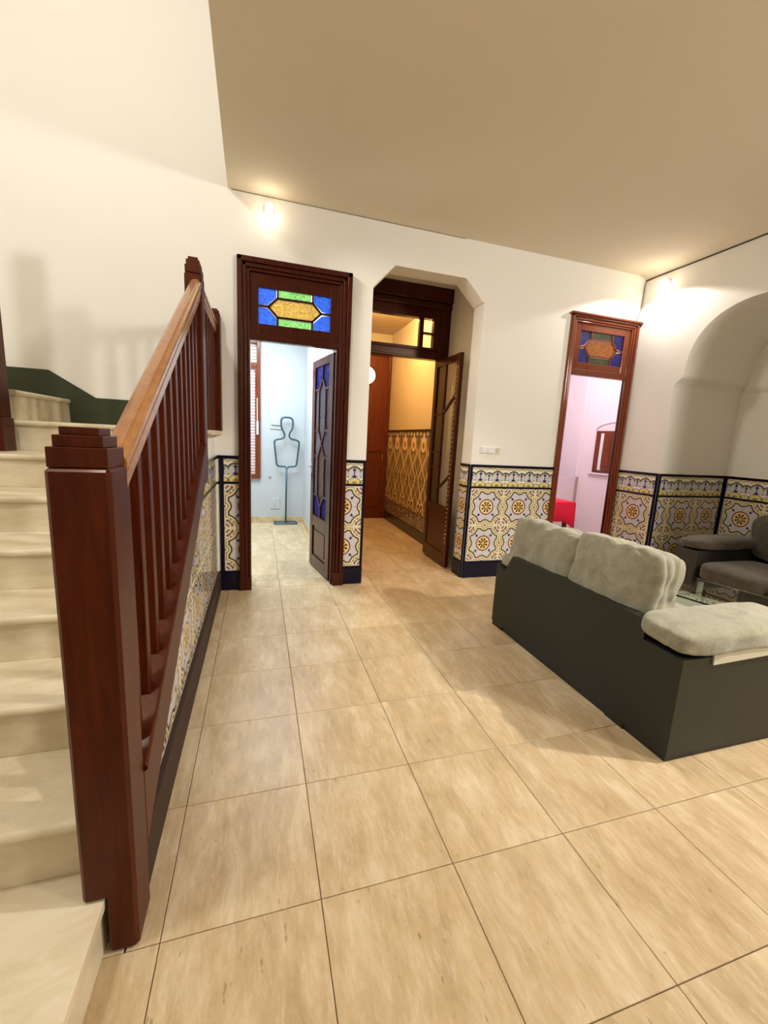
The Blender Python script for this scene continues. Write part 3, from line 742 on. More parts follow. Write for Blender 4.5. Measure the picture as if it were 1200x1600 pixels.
# door 3: right doorway
d3 = thing('door_3', 'orange-brown doorway with small stained glass transom, in the corner at the right', 'door', (3.80, FY, 0), None, 'structure')
casing(d3, 3.355, 4.235, 2.80, 0.075, FY, 'orange_wood', (0.035, 0.024, 0.014), 0.02)
MB().box(3.330, 4.249, FY - 0.055, FY, 2.79, 2.812).build('cornice', 'orange_wood', d3, bevel=0.006)
transom(d3, 3.430, 4.160, 2.268, 2.730, 3.505, 4.085, 2.335, 2.655, FY + 0.005, 'orange_wood', ('dim_blue_pane', 'dim_green_pane', 'dim_amber_pane'))
for k in range(3):
    MB().box(3.425, 4.165, FY - 0.022 + 0.006 * k, FY + 0.03, 2.200 + 0.022 * k, 2.219 + 0.022 * k).build('transom_moulding', 'orange_wood', d3, bevel=0.004)
MB().box(3.412, 3.432, FY, FY + 0.20, 0, 2.74).box(4.158, 4.19, FY, FY + 0.035, 0, 2.74).build('jamb', 'door_wood', d3, bevel=0.003)

# door 2: glazed hall screen behind the arch and its leaf folded back
YS = 3.75
d2 = thing('door_2', 'dark wooden hall screen with glazed transom behind the arch', 'door', (1.85, YS, 0), None, 'structure')
fr = MB()
fr.box(1.27, 2.243, YS, YS + 0.09, 2.84, 3.02).box(1.27, 2.243, YS, YS + 0.09, 2.385, 2.518).box(2.322, 2.45, YS, YS + 0.09, 0, 3.02).box(1.236, 1.27, YS, YS + 0.09, 0, 3.02)
fr.box(2.243, 2.322, YS, YS + 0.09, 2.385, 3.02)
fr.box(2.065, 2.116, YS + 0.01, YS + 0.07, 2.518, 2.84).box(1.40, 1.45, YS + 0.01, YS + 0.07, 2.518, 2.84).box(2.116, 2.243, YS + 0.01, YS + 0.07, 2.668, 2.690).box(1.27, 1.40, YS + 0.01, YS + 0.07, 2.668, 2.690)
fro = fr.build('screen_frame', 'door_wood', d2, bevel=0.004)
MB().box(1.236, 2.45, YS - 0.05, YS + 0.09, 3.02, 3.18).box(1.236, 2.45, YS - 0.03, YS, 2.95, 3.019).build('cornice', 'door_wood', d2, bevel=0.012, seg=3)
MB().box(1.236, 2.32, YS - 0.018, YS, 2.385, 2.41).box(1.236, 2.32, YS - 0.018, YS, 2.48, 2.50).build('head_moulding', 'door_wood', d2, bevel=0.006)
for (a, b, c, d) in ((1.45, 2.065, 2.518, 2.84), (2.116, 2.243, 2.518, 2.668), (2.116, 2.243, 2.69, 2.84), (1.27, 1.40, 2.518, 2.668), (1.27, 1.40, 2.69, 2.84)):
    MB().box(a, b, YS + 0.038, YS + 0.042, c, d).build('pane', 'glass', d2)
XL = 2.30
lf = MB().box(XL - 0.02, XL + 0.02, 3.665, 3.735, 0.02, 2.36).box(XL - 0.02, XL + 0.02, 3.07, 3.15, 0.02, 2.36).box(XL - 0.02, XL + 0.02, 3.15, 3.665, 2.285, 2.36)
lf.box(XL - 0.02, XL + 0.02, 3.15, 3.665, 0.02, 0.17).box(XL - 0.02, XL + 0.02, 3.15, 3.665, 0.60, 0.70).box(XL - 0.01, XL + 0.01, 3.15, 3.665, 0.17, 0.60)
lfo = lf.build('door_leaf', 'door_wood', d2, bevel=0.004)
def xbar(a, b, w=0.012):
    A, B = Vector(a), Vector(b); d = (B - A).normalized(); q = Vector((-d.y, d.x)) * w
    MB().prism([tuple(A + q), tuple(B + q), tuple(B - q), tuple(A - q)], 'x', XL - 0.014, XL + 0.014).build('glazing_bar', 'door_wood', lfo)
xbar((3.44, 0.70), (3.44, 2.29)); xbar((3.44, 1.75), (3.145, 1.94)); xbar((3.15, 1.06), (3.44, 0.88))
for z in (1.745, 1.31, 1.135): xbar((3.44, z), (3.67, z), 0.009)
MB().box(XL - 0.002, XL + 0.002, 3.15, 3.665, 0.70, 2.285).build('pane', 'glass', lfo)
bd = MB()
for k in range(40):
    bd.lathe([(0.002, -0.008), (0.0075, -0.005), (0.0095, 0), (0.0075, 0.005), (0.002, 0.008)], (XL - 0.022, 3.110, 0.30 + 0.049 * k), 'x', 8)
tag(bd.build('beading', 'brass', lfo, smooth=True), None, None, None, 'stuff')

# entrance door at the end of the hall
d4 = thing('door_4', 'red wooden front door with round lit porthole at the end of the hall', 'door', (1.95, 6.12, 0), None, 'structure')
e = MB().box(1.50, 2.43, 6.10, 6.148, 0, 2.82)
eo = e.build('door_leaf', 'entry_wood', d4, bevel=0.004)
MB().box(2.425, 2.462, 6.08, 6.148, 0, 2.86).box(1.46, 1.50, 6.08, 6.148, 0, 2.86).box(1.46, 2.462, 6.08, 6.148, 2.82, 2.90).build('door_frame', 'entry_wood', d4, bevel=0.008)
def oval_panel(x0, x1, z0, z1):
    pts = []; cx, w, h = (x0 + x1) / 2, (x1 - x0) / 2, z1 - z0
    for k in range(13):
        a = math.pi * k / 12; pts.append((cx + w * math.cos(a), z1 - w * 0.6 + w * 0.6 * math.sin(a)))
    for k in range(7):
        a = math.pi + math.pi * k / 6; pts.append((cx + w * math.cos(a), z0 + w * 0.3 + w * 0.3 * math.sin(a)))
    return pts
for (x0, x1, z0, z1) in ((2.05, 2.34, 1.20, 2.18), (1.60, 1.90, 1.20, 2.18), (2.05, 2.34, 0.2, 0.98), (1.60, 1.90, 0.2, 0.98)):
    MB().prism(oval_panel(x0, x1, z0, z1), 'y', 6.085, 6.10).build('raised_panel', 'entry_wood', eo, bevel=0.007)
MB().lathe([(0.001, -0.006), (0.150, -0.006), (0.150, 0.0)], (2.03, 6.10, 2.495), 'y', 32).build('porthole', 'porthole', eo)
po = MB(); pr = [(2.03 + 0.162 * math.cos(a), 6.096, 2.495 + 0.162 * math.sin(a)) for a in [2 * PI * k / 32 for k in range(32)]]
po.tube(pr, 0.016, 8, True).build('porthole_ring', 'entry_wood', eo, smooth=True)
MB().tube([(2.36, 6.10, 1.02), (2.36, 6.05, 1.02), (2.36, 6.05, 1.16), (2.36, 6.10, 1.16)], 0.008, 8).build('pull_handle', 'brass', eo, smooth=True)

# ------------------------------------------------------------------ study: window with blind, figure stand, fittings
w1 = thing('window_1', 'brown framed window with pale pink roller slats in the white room', 'window', (-0.17, 5.80, 0.72), None, 'structure')
wf = MB().box(0.232, 0.285, 5.755, 5.83, 0.715, 2.825).box(-0.625, -0.54, 5.755, 5.83, 0.715, 2.825).box(-0.54, 0.232, 5.755, 5.83, 0.715, 0.785).box(-0.54, 0.232, 5.755, 5.83, 2.75, 2.825)
wf.box(-0.54, 0.232, 5.76, 5.82, 2.40, 2.46).box(-0.21, -0.13, 5.76, 5.82, 0.785, 2.40)
wfo = wf.build('window_frame', 'orange_wood', w1, bevel=0.006)
MB().box(0.205, 0.232, 5.765, 5.80, 0.785, 2.40).box(-0.54, 0.13, 5.765, 5.80, 0.785, 0.85).build('casement', 'orange_wood', w1, bevel=0.005)
sm = MB().box(-0.54, 0.23, 5.835, 5.845, 0, 0.036); smo = sm.build('slat', 'slat', w1)
z = 0.78; first = True
while z < 2.76:
    if first: smo.location = Vector((-0.165, 5.84, z + 0.018)) - WL[w1.name]; first = False
    else:
        c = smo.copy(); COL.objects.link(c); c.parent = w1; c.location = Vector((-0.165, 5.84, z + 0.018)) - WL[w1.name]
    z += 0.046
MB().box(-0.62, 0.28, 5.86, 5.90, 0.7, 2.83).build('shutter_backing', 'white_plastic', w1)
MB().tube([(0.235, 5.75, 1.95), (0.235, 5.745, 1.80), (0.238, 5.744, 1.62), (0.24, 5.745, 1.40)], 0.006, 6).box(0.225, 0.255, 5.735, 5.756, 1.40, 1.60).build('blind_strap', 'white_plastic', w1)

def smooth_path(P, n=6, closed=False):
    out = []; N = len(P); P = [Vector(p) for p in P]
    for i in range(N if closed else N - 1):
        p0 = P[(i - 1) % N] if closed or i > 0 else P[i]; p1 = P[i]; p2 = P[(i + 1) % N]; p3 = P[(i + 2) % N] if closed or i + 2 < N else P[min(i + 1, N - 1)]
        for k in range(n):
            t = k / n
            out.append(0.5 * ((2 * p1) + (-p0 + p2) * t + (2 * p0 - 5 * p1 + 4 * p2 - p3) * t * t + (-p0 + 3 * p1 - 3 * p2 + p3) * t ** 3))
    if not closed: out.append(P[-1])
    return out
yS = 5.70
st = thing('silhouette_stand', 'blue-grey bent tube figure stand on a flat base, standing in the white room', 'stand', (0.67, yS, 0))
cx = 0.682
half = [(0.0, 0.915), (0.05, 0.922), (0.115, 0.925), (0.146, 0.945), (0.158, 0.99), (0.172, 1.12), (0.188, 1.27), (0.184, 1.315), (0.150, 1.340), (0.085, 1.353), (0.050, 1.372), (0.036, 1.405), (0.045, 1.45), (0.075, 1.505), (0.088, 1.56), (0.090, 1.625), (0.075, 1.665), (0.045, 1.683)]
path = [(cx + a, yS, b) for a, b in half[1:]] + [(cx, yS, 1.686)] + [(cx - a, yS, b) for a, b in half[1:][::-1]] + [(cx - 0.012, yS, 0.915)]
path = [(cx, yS, 0.90)] + path
MB().tube(smooth_path(path, 5), 0.0145, 8).build('figure_outline', 'teal_metal', st, smooth=True)
MB().tube([(cx, yS, 0.91), (cx - 0.004, yS, 0.5), (cx - 0.006, yS, 0.012)], 0.0135, 8).build('pole', 'teal_metal', st, smooth=True)
bp = [(cx - 0.15, yS - 0.08, 0.012), (cx + 0.13, yS - 0.08, 0.012), (cx + 0.16, yS - 0.05, 0.012), (cx + 0.16, yS + 0.06, 0.012), (cx + 0.13, yS + 0.085, 0.012), (cx - 0.15, yS + 0.085, 0.012), (cx - 0.175, yS + 0.06, 0.012), (cx - 0.175, yS - 0.05, 0.012)]
MB().tube(smooth_path(bp, 4, True), 0.0145, 8, True).tube([(cx - 0.006, yS - 0.08, 0.012), (cx - 0.006, yS + 0.085, 0.012)], 0.009, 8).build('base_ring', 'teal_metal', st, smooth=True)
pb = thing('fuse_box', 'white electric fuse box on the white room wall behind the figure stand', 'fuse box', (0.50, 5.80, 1.5))
MB().box(0.425, 0.60, 5.785, 5.80, 1.500, 1.715).build('back_plate', 'cool_white', pb, bevel=0.004)
MB().box(0.445, 0.585, 5.765, 5.785, 1.56, 1.68).build('cover', 'cool_white', pb, bevel=0.006)
so = thing('wall_outlet', 'square white outlet plate low on the white room wall', 'outlet', (0.51, 5.80, 0.22))
MB().box(0.435, 0.585, 5.790, 5.80, 0.225, 0.40).build('plate', 'cool_white', so, bevel=0.004)
MB().lathe([(0.001, -0.004), (0.012, -0.004), (0.012, 0)], (0.51, 5.789, 0.275), 'y', 12).build('socket_hole', 'steel', so)
tag(MB().lathe([(0.001, -0.02), (0.014, -0.018), (0.02, 0)], (0.425, 5.799, 0.745), 'y', 14).build('wall_button', 'steel', smooth=True), 'tiny grey round button on the white room wall', 'button')

# switch plate on the far wall right of the arch
sw = thing('switch_plate', 'white triple switch plate above the tiled panel right of the arch', 'switch', (2.555, FY, 1.33))
MB().box(2.435, 2.675, FY - 0.010, FY, 1.330, 1.402).build('plate', 'white_plastic', sw, bevel=0.004)
for k in range(2): MB().box(2.447 + 0.072 * k, 2.515 + 0.072 * k, FY - 0.015, FY - 0.010, 1.338, 1.394).build('rocker', 'white_plastic', sw, bevel=0.003)
MB().lathe([(0.001, -0.004), (0.024, -0.004), (0.026, 0)], (2.635, FY - 0.010, 1.366), 'y', 20).build('socket', mat('beige_plastic', lin(205, 190, 160), 0.4), sw)

# wall spotlights
def spot(loc, n, label):
    t = thing('wall_spotlight', label, 'wall lamp', loc, 'small round wall spotlights near the ceiling')
    x, y, z = loc; ax = 'y' if abs(n[1]) > 0 else 'x'; s = n[1] if ax == 'y' else n[0]
    MB().lathe([(0.001, 0), (0.040, 0), (0.040, s * 0.012), (0.034, s * 0.020), (0.001, s * 0.020)], loc, ax, 24).build('rose', 'white_plastic', t, smooth=False)
    c = Vector(loc) + Vector(n) * 0.05
    MB().lathe([(0.018, -0.030), (0.030, -0.020), (0.034, 0.0), (0.030, 0.022), (0.018, 0.034), (0.001, 0.036)], c, 'z', 20).build('lamp_glass', 'bulb', t, smooth=True)
    p = Vector(loc) + Vector(n) * 0.02
    MB().tube([tuple(p), tuple(c + Vector((0, 0, 0.04)))], 0.006, 6).build('arm', 'steel', t)
    light('wall_spotlight_light', tuple(Vector(loc) + Vector(n) * 0.10 + Vector((0, 0, -0.05))), SPOTW, (1.0, 0.86, 0.66), 0.035)
SPOTW = 0.35
spot((0.345, FY, 3.18), (0, -1, 0), 'small glowing wall spotlight above the left doorway')
SPOTW = 0.5
spot((RX, 2.50, 3.13), (-1, 0, 0), 'small glowing wall spotlight above the niche corner on the right wall')

# ------------------------------------------------------------------ dining room contents
tb = thing('side_table', 'small wooden table under a red cloth in the room through the right doorway', 'table', (3.85, 3.6, 0))
MB().box(3.30, 4.16, 3.30, 3.90, 0.715, 0.745).build('tabletop', 'orange_wood', tb, bevel=0.003)
for (x, y) in ((3.36, 3.36), (4.10, 3.36), (3.36, 3.84), (4.10, 3.84)):
    MB().box(x - 0.022, x + 0.022, y - 0.022, y + 0.022, 0, 0.715).build('leg', 'orange_wood', tb, bevel=0.003)
def cloth(x0, x1, y0, y1, zt, drop):
    b = MB(); n = 20; rings = []
    def edge():
        P = []
        for k in range(n): P.append((x0 + (x1 - x0) * k / n, y0))
        for k in range(n): P.append((x1, y0 + (y1 - y0) * k / n))
        for k in range(n): P.append((x1 - (x1 - x0) * k / n, y1))
        for k in range(n): P.append((x0, y1 - (y1 - y0) * k / n))
        return P
    E = edge(); cx_, cy_ = (x0 + x1) / 2, (y0 + y1) / 2
    for (f, dz) in ((0.0, 0.0), (0.6, 0.0), (0.985, 0.0), (1.005, -0.012), (1.01, -0.06), (1.02, -drop * 0.5), (1.03, -drop)):
        ring = []
        for i, (x, y) in enumerate(E):
            w = 0.012 * math.sin(i * 0.9) * (-dz / drop) if dz < 0 else 0
            corner = min(i % n, n - i % n) / n; ex_ = (1 - min(1, corner * 5)) * 0.09 * (-dz / drop)
            s = max(f, 0.001) + w
            ring.append((cx_ + (x - cx_) * s, cy_ + (y - cy_) * s, zt + dz - ex_))
        rings.append(ring)
    Rn = [[b.b.verts.new(p) for p in r] for r in rings]; m_ = len(E)
    for A, B in zip(Rn, Rn[1:]):
        for i in range(m_): b.b.faces.new([A[i], A[(i + 1) % m_], B[(i + 1) % m_], B[i]])
    b.b.faces.new(Rn[0])
    return b
c_ = cloth(3.305, 4.175, 3.285, 3.915, 0.749, 0.25).build('tablecloth', 'red_cloth', smooth=True)
sd = c_.modifiers.new('thickness', 'SOLIDIFY'); sd.thickness = 0.003; sd.offset = 1
tag(c_, 'bright red cloth draped over the small table in the right-hand room', 'tablecloth')
dv = thing('low_partition', 'low white partition with a beige end post behind the red cloth', 'partition', (4.9, 4.84, 0))
MB().box(4.30, 5.49, 4.82, 4.86, 0, 0.955).build('panel', 'pink_plaster', dv, bevel=0.003)
MB().box(5.49, 5.528, 4.80, 4.88, 0, 0.962).build('end_post', mat('beige_paint', lin(190, 160, 150), 0.6), dv, bevel=0.004)
w2 = thing('window_2', 'brown shuttered window with white arched surround in the right-hand room', 'window', (5.62, 4.45, 1.05), None, 'structure')
mb = MB(); slab(mb, 0.25, 0.33, -0.03, 0.0, 1.075, 1.72); slab(mb, 1.02, 1.10, -0.03, 0.0, 1.075, 1.72); slab(mb, 0.25, 1.10, -0.03, 0.0, 1.70, 1.74); slab(mb, 0.25, 1.10, -0.03, 0.0, 1.07, 1.10)
mb.build('window_frame', 'orange_wood', w2, bevel=0.004)
for s_ in (0.40, 0.72):
    mb = MB(); slab(mb, s_, s_ + 0.29, -0.045, -0.02, 1.11, 1.70); slab(mb, s_ + 0.05, s_ + 0.125, -0.055, -0.045, 1.17, 1.64); slab(mb, s_ + 0.165, s_ + 0.24, -0.055, -0.045, 1.17, 1.64)
    mb.build('shutter', 'orange_wood', w2, bevel=0.004)
mb = MB(); slab(mb, 0.335, 0.385, -0.03, -0.022, 1.11, 1.70); mb.build('curtain_edge', 'white_plastic', w2)
mb = MB(); slab(mb, 0.20, 1.15, -0.06, 0.0, 1.035, 1.06); mb.build('sill', 'pink_plaster', w2, bevel=0.004)
ar = MB(); pts = []
for k in range(17):
    a = math.pi * k / 16; s_ = 0.675 - 0.44 * math.cos(a); zz = 1.76 + 0.13 * math.sin(a)
    pts.append((A0[0] + ex * s_ - nx * 0.012, A0[1] + ey * s_ - ny * 0.012, zz))
ar.tube(pts, 0.012, 6).build('arched_moulding', 'pink_plaster', w2, smooth=True)

# ------------------------------------------------------------------ staircase
H = 0.1775
stair = thing('staircase', 'cream marble staircase climbing along the left side to a corner landing', 'staircase', (-0.7, 0.8, 0))
NY = [-0.42, 0.082, 0.375, 0.672, 0.965, 1.268, 1.600, 1.960]        # nosing y of treads 1..8
XLs = -1.36
def bullnose(y0, y1, z, th=0.032, r=0.014):
    """profile (y,z) of a tread with a rounded front edge"""
    P = [(y1, z), (y1, z - th)]
    P += [(y0 + r, z - th)]
    for k in range(1, 8):
        a = -PI / 2 - PI * k / 8; P.append((y0 + r + r * 1.0 * math.cos(a), z - th / 2 + th / 2 * math.sin(a)))
    P += [(y0 + r, z)]
    return P
for k in range(8):
    z = H * (k + 1); y0 = NY[k]; y1 = NY[k + 1] + 0.03 if k < 7 else FY - 0.003
    xr = -0.127 if k < 7 else -0.036
    if k == 0:
        stp = MB().prism(bullnose(y0, y1, z), 'x', XLs, xr); stp.prism([(y0 + 0.02, 0), (y1, 0), (y1, z - 0.032), (y0 + 0.02, z - 0.032)], 'x', XLs, xr - 0.012)
    elif k < 7:
        stp = MB().prism(bullnose(y0, y1, z), 'x', XLs, xr); stp.prism([(y0 + 0.02, z - H), (y1, z - H), (y1, z - 0.032), (y0 + 0.02, z - 0.032)], 'x', XLs, xr - 0.004)
    else:
        stp = MB().prism(bullnose(y0, y1, z), 'x', -2.6, xr); stp.prism([(y0 + 0.02, z - H), (y1, z - H), (y1, z - 0.032), (y0 + 0.02, z - 0.032)], 'x', XLs, -0.10)
    stp.build('step', 'stone', stair, bevel=0.002)
# masonry under the steps
MB().prism([(0.12, 0.0), (1.98, 0.0), (1.98, 1.24), (1.62, 1.06), (1.28, 0.885), (0.98, 0.705), (0.69, 0.53), (0.39, 0.35), (0.12, 0.17)], 'x', XLs + 0.01, -0.20).build('stair_base', 'plaster', stair)
# flight turning left above the landing
for k in range(4):
    z = H * (9 + k); x1 = (-1.118, -1.56, -1.88, -2.20)[k]; x0 = (-1.60, -1.92, -2.24, -2.6)[k]
    b = MB()
    P = [(-a, b_) for a, b_ in bullnose(-x1, -x0, z)]
    b.prism([(p[0], p[1]) for p in P], 'y', 2.02, FY - 0.004)
    b.prism([(x1 - 0.02, z - H), (x0, z - H), (x0, z - 0.032), (x1 - 0.02, z - 0.032)], 'y', 2.03, FY - 0.004)
    b.build('step', 'stone', stair, bevel=0.002)

# balustrade
bal = thing('stair_balustrade', 'red-brown wooden stair balustrade with square newel posts and handrail with its sheen painted golden', 'balustrade', (-0.11, 0.07, 0))
def newel(x0, x1, y0, y1, z0, zp, tiers, extra=None):
    b = MB().box(x0, x1, y0, y1, z0, zp)
    if extra: b.box(*extra)
    o = b.build('newel_post', 'wood', bal, bevel=0.009, seg=1)
    z = zp; c = 0.0
    for (dz, ins) in tiers:
        c += ins; MB().box(x0 + c, x1 - c, y0 + c, y1 - c, z, z + dz).build('cap_tier', 'wood', o, bevel=0.002); z += dz
    return o
newel(-0.176, -0.050, 0.004, 0.134, 0.1775, 1.318, [(0.044, 0.005), (0.026, 0.010), (0.018, 0.010)], (-0.124, -0.051, 0.005, 0.133, 0.0, 0.30))
newel(-0.142, -0.050, 1.720, 1.860, 1.09, 2.30, [(0.040, 0.004), (0.030, 0.006), (0.018, 0.010)])
newel(-0.120, -0.030, 2.640, 2.772, 1.415, 2.33, [(0.018, 0.006), (0.014, 0.012)])
def sloped(pts, ya, yb, base, sl):
    """profile pts (x, dz) swept along y with slope"""
    b = MB(); b.loft([[(x, ya, base + sl * ya + dz) for x, dz in pts], [(x, yb, base + sl * yb + dz) for x, dz in pts]]); return b
RS = 0.576
prof = [(-0.060, -0.100), (-0.060, -0.074), (-0.054, -0.068), (-0.054, -0.048), (-0.062, -0.043), (-0.062, -0.036), (-0.050, -0.030), (-0.050, -0.012), (-0.053, -0.004), (-0.060, 0.002), (-0.064, 0.004), (-0.068, 0.012), (-0.080, 0.012), (-0.094, 0.010), (-0.104, 0.004), (-0.110, -0.006), (-0.110, -0.030), (-0.100, -0.036), (-0.100, -0.043), (-0.106, -0.048), (-0.106, -0.068), (-0.100, -0.074), (-0.100, -0.100)]
sloped(prof, 0.132, 1.722, 1.262, RS).build('handrail', 'rail_wood', bal, bevel=0.0015)
sloped([(x, dz * 0.85) for x, dz in prof], 1.858, 2.642, 2.262, 0.0).build('handrail', 'rail_wood', bal, bevel=0.0015)
# stringer board with a ledge on top
strp = [(-0.050, -0.255), (-0.050, -0.02), (-0.040, -0.014), (-0.040, -0.002), (-0.046, 0.004), (-0.128, 0.004), (-0.128, -0.02), (-0.120, -0.255)]
b = MB(); b.loft([[(x, 0.132, 0.385 + 0.552 * 0.132 + (dz if dz > -0.2 else -0.258)) for x, dz in strp], [(x, 1.722, 0.385 + 0.552 * 1.722 + (dz if dz > -0.2 else -0.225)) for x, dz in strp]])
b.build('stringer', 'wood', bal, bevel=0.002)
k = 0; y = 0.190
while y < 1.68:
    zb = 0.385 + 0.552 * (y + 0.02); ztp = 1.262 - 0.095 + RS * (y + 0.02)
    MB().box(-0.108, -0.073, y, y + 0.040, zb - 0.005, ztp + 0.010).build('baluster', 'wood', bal, bevel=0.002, seg=1)
    y += 0.1285
for y in (1.965, 2.095, 2.225, 2.355, 2.485):
    MB().box(-0.100, -0.065, y, y + 0.038, 1.415, 2.19).build('baluster', 'wood', bal, bevel=0.002, seg=1)
# inner post of the upper flight
ip = thing('upper_newel_post', 'tall red-brown newel post at the left edge where the stairs turn', 'post', (-1.17, 1.87, 1.2425))
MB().box(-1.245, -1.100, 1.80, 1.925, 1.2425, 1.43).build('plinth', 'wood', ip, bevel=0.004)
MB().box(-1.238, -1.107, 1.81, 1.920, 1.43, 3.0).build('post', 'wood', ip, bevel=0.006)

# ------------------------------------------------------------------ sofas
def cushion(c, size, n=4.0, pillow=0.30, seed=0, wr=0.010, rot=(0, 0, 0), res=14, thin=0, sag=0.0, fl=(0.9, 1.2, 0.35)):
    b = bmesh.new(); bmesh.ops.create_cube(b, size=2.0)
    bmesh.ops.subdivide_edges(b, edges=b.edges[:], cuts=res, use_grid_fill=True)
    from mathutils import Euler
    Rm = Euler(rot).to_matrix(); off = Vector((seed * 7.3, seed * 3.1, 0))
    for v in b.verts:
        p = v.co; L = (abs(p.x) ** n + abs(p.y) ** n + abs(p.z) ** n) ** (1 / n); q = p / L
        a = [q.x, q.y, q.z]; o = [i for i in range(3) if i != thin]
        edge = max(abs(a[o[0]]), abs(a[o[1]]))
        a[thin] *= 1 - pillow * edge ** 4
        w = Vector((a[0] * size[0] / 2, a[1] * size[1] / 2, a[2] * size[2] / 2))
        nn = noise.noise((w + off) * 6.0) * 0.5 + noise.noise((w + off) * 14.0) * 0.5
        cr = abs(noise.noise(Vector((w.x * 9, w.y * 9, w.z * 3.0)) + off)); cr = max(0, 0.18 - cr) / 0.18
        # gathered folds running inwards from the seam
        ga = math.sin(math.atan2(a[o[1]], a[o[0]]) * 14 + seed) * max(0, edge - 0.55) * 0.9
        d = w.normalized() * (nn * wr * fl[0] - cr * wr * fl[1] + ga * wr * fl[2])
        if thin == 0:
            tp = max(0, a[2]) ** 2 * (1 - abs(a[1]) ** 5); y_ = w.y * 30 + w.z * 26 + 3 * noise.noise((w + off) * 3)
            wr_ = wr * 1.6
            d += Vector((-0.4, 0, 1)) * (math.sin(y_) + 0.6 * math.sin(y_ * 1.7 + seed)) * tp * wr_ * 0.35
        if sag: w.z -= sag * (1 - a[0] ** 2) * (1 - a[1] ** 2)
        v.co = Rm @ (w + d) + Vector(c)
    m = MB(); m.b.free(); m.b = b; return m
def soft(mb, name, m, parent):
    o = mb.build(name, m, parent, smooth=True)
    sb = o.modifiers.new('subsurf', 'SUBSURF'); sb.levels = 1; sb.render_levels = 1
    return o
SX, SYa, SYb = 2.062, 0.175, 1.690
sofa = thing('loveseat', 'dark olive leatherette two-seat sofa with pale grey cushions seen from behind', 'sofa', (2.5, 0.93, 0))
back = [(SYa, 0.035), (SYb, 0.035), (SYb, 0.505), (1.585, 0.475), (1.545, 0.535), (1.50, 0.612), (0.45, 0.622), (0.380, 0.612), (0.380, 0.518), (SYa, 0.518)]
MB().prism(back, 'x', SX, SX + 0.06).build('back_panel', 'leather', sofa)
for (a, b_) in ((SYa, SYa + 0.205), (SYb - 0.16, SYb)):
    MB().box(SX + 0.06, SX + 0.95, a, b_, 0.035, 0.518 if a < 1 else 0.50).build('armrest', 'leather', sofa)
MB().box(SX + 0.05, SX + 0.93, SYa + 0.20, SYb - 0.15, 0.035, 0.30).build('seat_base', 'leather', sofa, bevel=0.01)
MB().box(SX + 0.012, SX + 0.93, SYa + 0.012, SYb - 0.012, 0.0, 0.036).build('plinth', 'black', sofa)
MB().box(SX + 0.004, SX + 0.10, SYb - 0.14, SYb - 0.006, 0.0, 0.034).build('foot', 'black', sofa)
MB().box(SX + 0.004, SX + 0.10, SYa + 0.24, SYa + 0.36, 0.0, 0.034).build('foot', 'black', sofa)
MB().box(SX + 0.058, SX + 0.14, 0.385, 1.53, 0.30, 0.615).build('inner_back', 'leather', sofa, bevel=0.012)
for k, (a, b_) in enumerate(((0.385, 0.955), (0.955, 1.525))):
    soft(cushion((2.62, (a + b_) / 2, 0.375), (0.72, b_ - a, 0.17), 6, 0.12, 3 + k, 0.006, thin=2), 'seat_cushion', 'plush', sofa)
soft(cushion((2.235, 1.335, 0.690), (0.24, 0.665, 0.40), 7.0, 0.20, 5, 0.012, (0, 0.16, 0), res=22), 'back_cushion', 'plush', sofa)
soft(cushion((2.240, 0.722, 0.705), (0.25, 0.595, 0.43), 7.0, 0.20, 8, 0.012, (0, 0.16, 0), res=22), 'back_cushion', 'plush', sofa)
soft(cushion((2.47, 0.295, 0.590), (0.86, 0.300, 0.135), 5.5, 0.20, 11, 0.014, (0.05, 0.0, 0.0), thin=2), 'arm_pad', 'plush', sofa)
soft(cushion((2.50, 1.625, 0.535), (0.84, 0.20, 0.125), 4.5, 0.20, 13, 0.008, thin=2), 'arm_pad', 'plush', sofa)
fp = MB(); rings = []
fp.loft([[(2.24, 0.172, 0.482), (2.24, 0.166, 0.482), (2.24, 0.170, 0.530), (2.24, 0.182, 0.530)], [(2.60, 0.172, 0.497), (2.60, 0.160, 0.497), (2.60, 0.163, 0.545), (2.60, 0.182, 0.545)], [(2.98, 0.172, 0.500), (2.98, 0.160, 0.500), (2.98, 0.163, 0.55), (2.98, 0.182, 0.55)]])
tag(fp.build('lining_flap', 'lining', sofa), 'pale lining flap hanging below the arm pad')

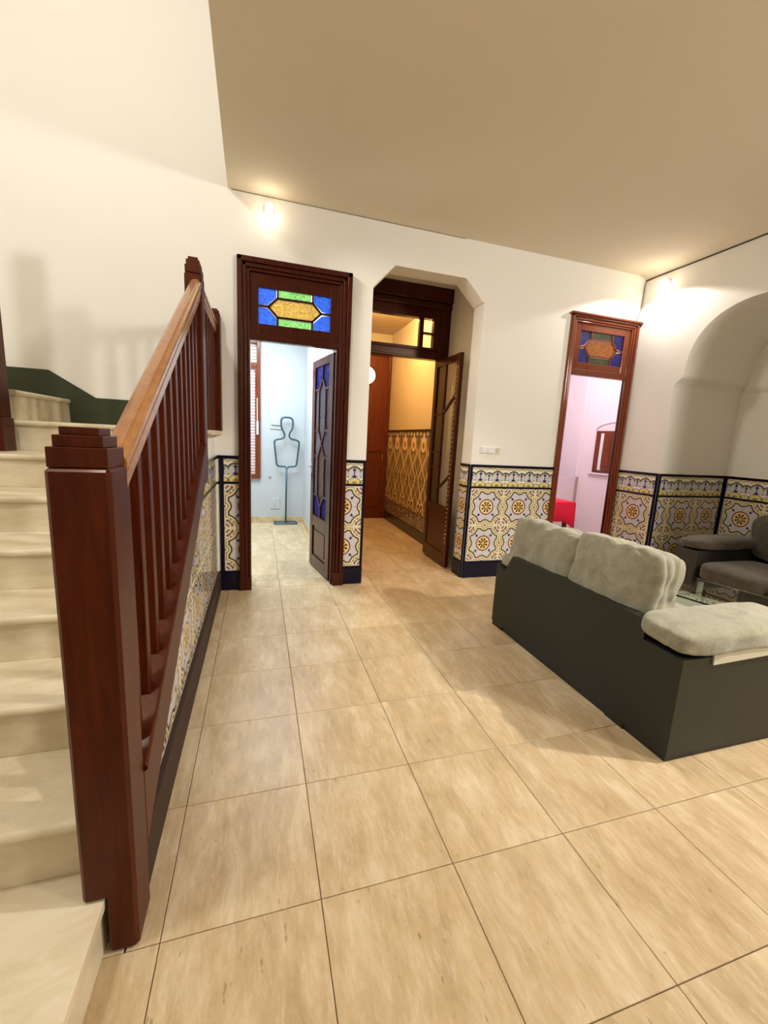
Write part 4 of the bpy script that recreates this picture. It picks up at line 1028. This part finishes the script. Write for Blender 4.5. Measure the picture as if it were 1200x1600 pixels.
s2 = thing('niche_sofa', 'taupe two-seat sofa standing inside the arched niche', 'sofa', (4.65, 1.1, 0))
MB().box(4.15, 5.08, 1.66, 1.875, 0.035, 0.545).build('armrest', 'leather_shaded', s2, bevel=0.012, seg=3)
MB().box(4.15, 5.08, 0.30, 0.51, 0.035, 0.545).build('armrest', 'leather_shaded', s2, bevel=0.012, seg=3)
MB().box(4.19, 5.05, 0.51, 1.66, 0.035, 0.30).build('seat_base', 'leather_shaded', s2, bevel=0.01)
MB().box(5.02, 5.12, 0.30, 1.875, 0.035, 0.62).build('back_panel', 'leather_shaded', s2, bevel=0.01)
MB().box(4.18, 5.08, 0.32, 1.85, 0.0, 0.036).build('plinth', 'black', s2)
for k, (a, b_) in enumerate(((0.515, 1.085), (1.085, 1.655))):
    soft(cushion((4.50, (a + b_) / 2, 0.375), (0.74, b_ - a, 0.18), 6, 0.12, 20 + k, 0.006, thin=2), 'seat_cushion', 'plush_shaded', s2)
    soft(cushion((4.90, (a + b_) / 2 + 0.02, 0.690), (0.26, 0.60, 0.46), 3.8, 0.26, 24 + k, 0.010, (0, -0.16, 0)), 'back_cushion', 'plush_shaded', s2)
soft(cushion((4.56, 1.745, 0.605), (0.86, 0.30, 0.135), 3.6, 0.25, 31, 0.014, (-0.08, 0, 0), thin=2), 'arm_pad', 'plush_shaded', s2)
soft(cushion((4.56, 0.405, 0.605), (0.86, 0.30, 0.135), 3.6, 0.25, 33, 0.012, thin=2), 'arm_pad', 'plush_shaded', s2)

# coffee table
ct = thing('coffee_table', 'low glass coffee table with pale frosted shelf between the two sofas', 'table', (3.54, 0.80, 0))
ca, sa = math.cos(0.262), math.sin(0.262)
def rq(x, y): return (3.545 + ca * x - sa * y, 0.797 + sa * x + ca * y)
def rbox(mb, x0, x1, y0, y1, z0, z1): return mb.prism([rq(x0, y0), rq(x1, y0), rq(x1, y1), rq(x0, y1)], 'z', z0, z1)
rbox(MB(), -0.31, 0.31, -0.46, 0.46, 0.408, 0.420).build('glass_top', 'glass', ct, bevel=0.002)
rbox(MB(), -0.32, 0.32, -0.50, 0.56, 0.255, 0.275).build('shelf', 'frost', ct, bevel=0.003)
for (x, y) in ((-0.26, -0.40), (0.27, -0.40), (-0.26, 0.42), (0.27, 0.42)):
    p = rq(x, y); MB().lathe([(0.020, 0.275), (0.020, 0.408)], (p[0], p[1], 0), 'z', 16).build('upper_pillar', 'frost', ct, smooth=False)
    MB().lathe([(0.026, 0.0), (0.022, 0.02), (0.022, 0.255)], (p[0], p[1], 0), 'z', 16).build('leg', 'steel', ct)
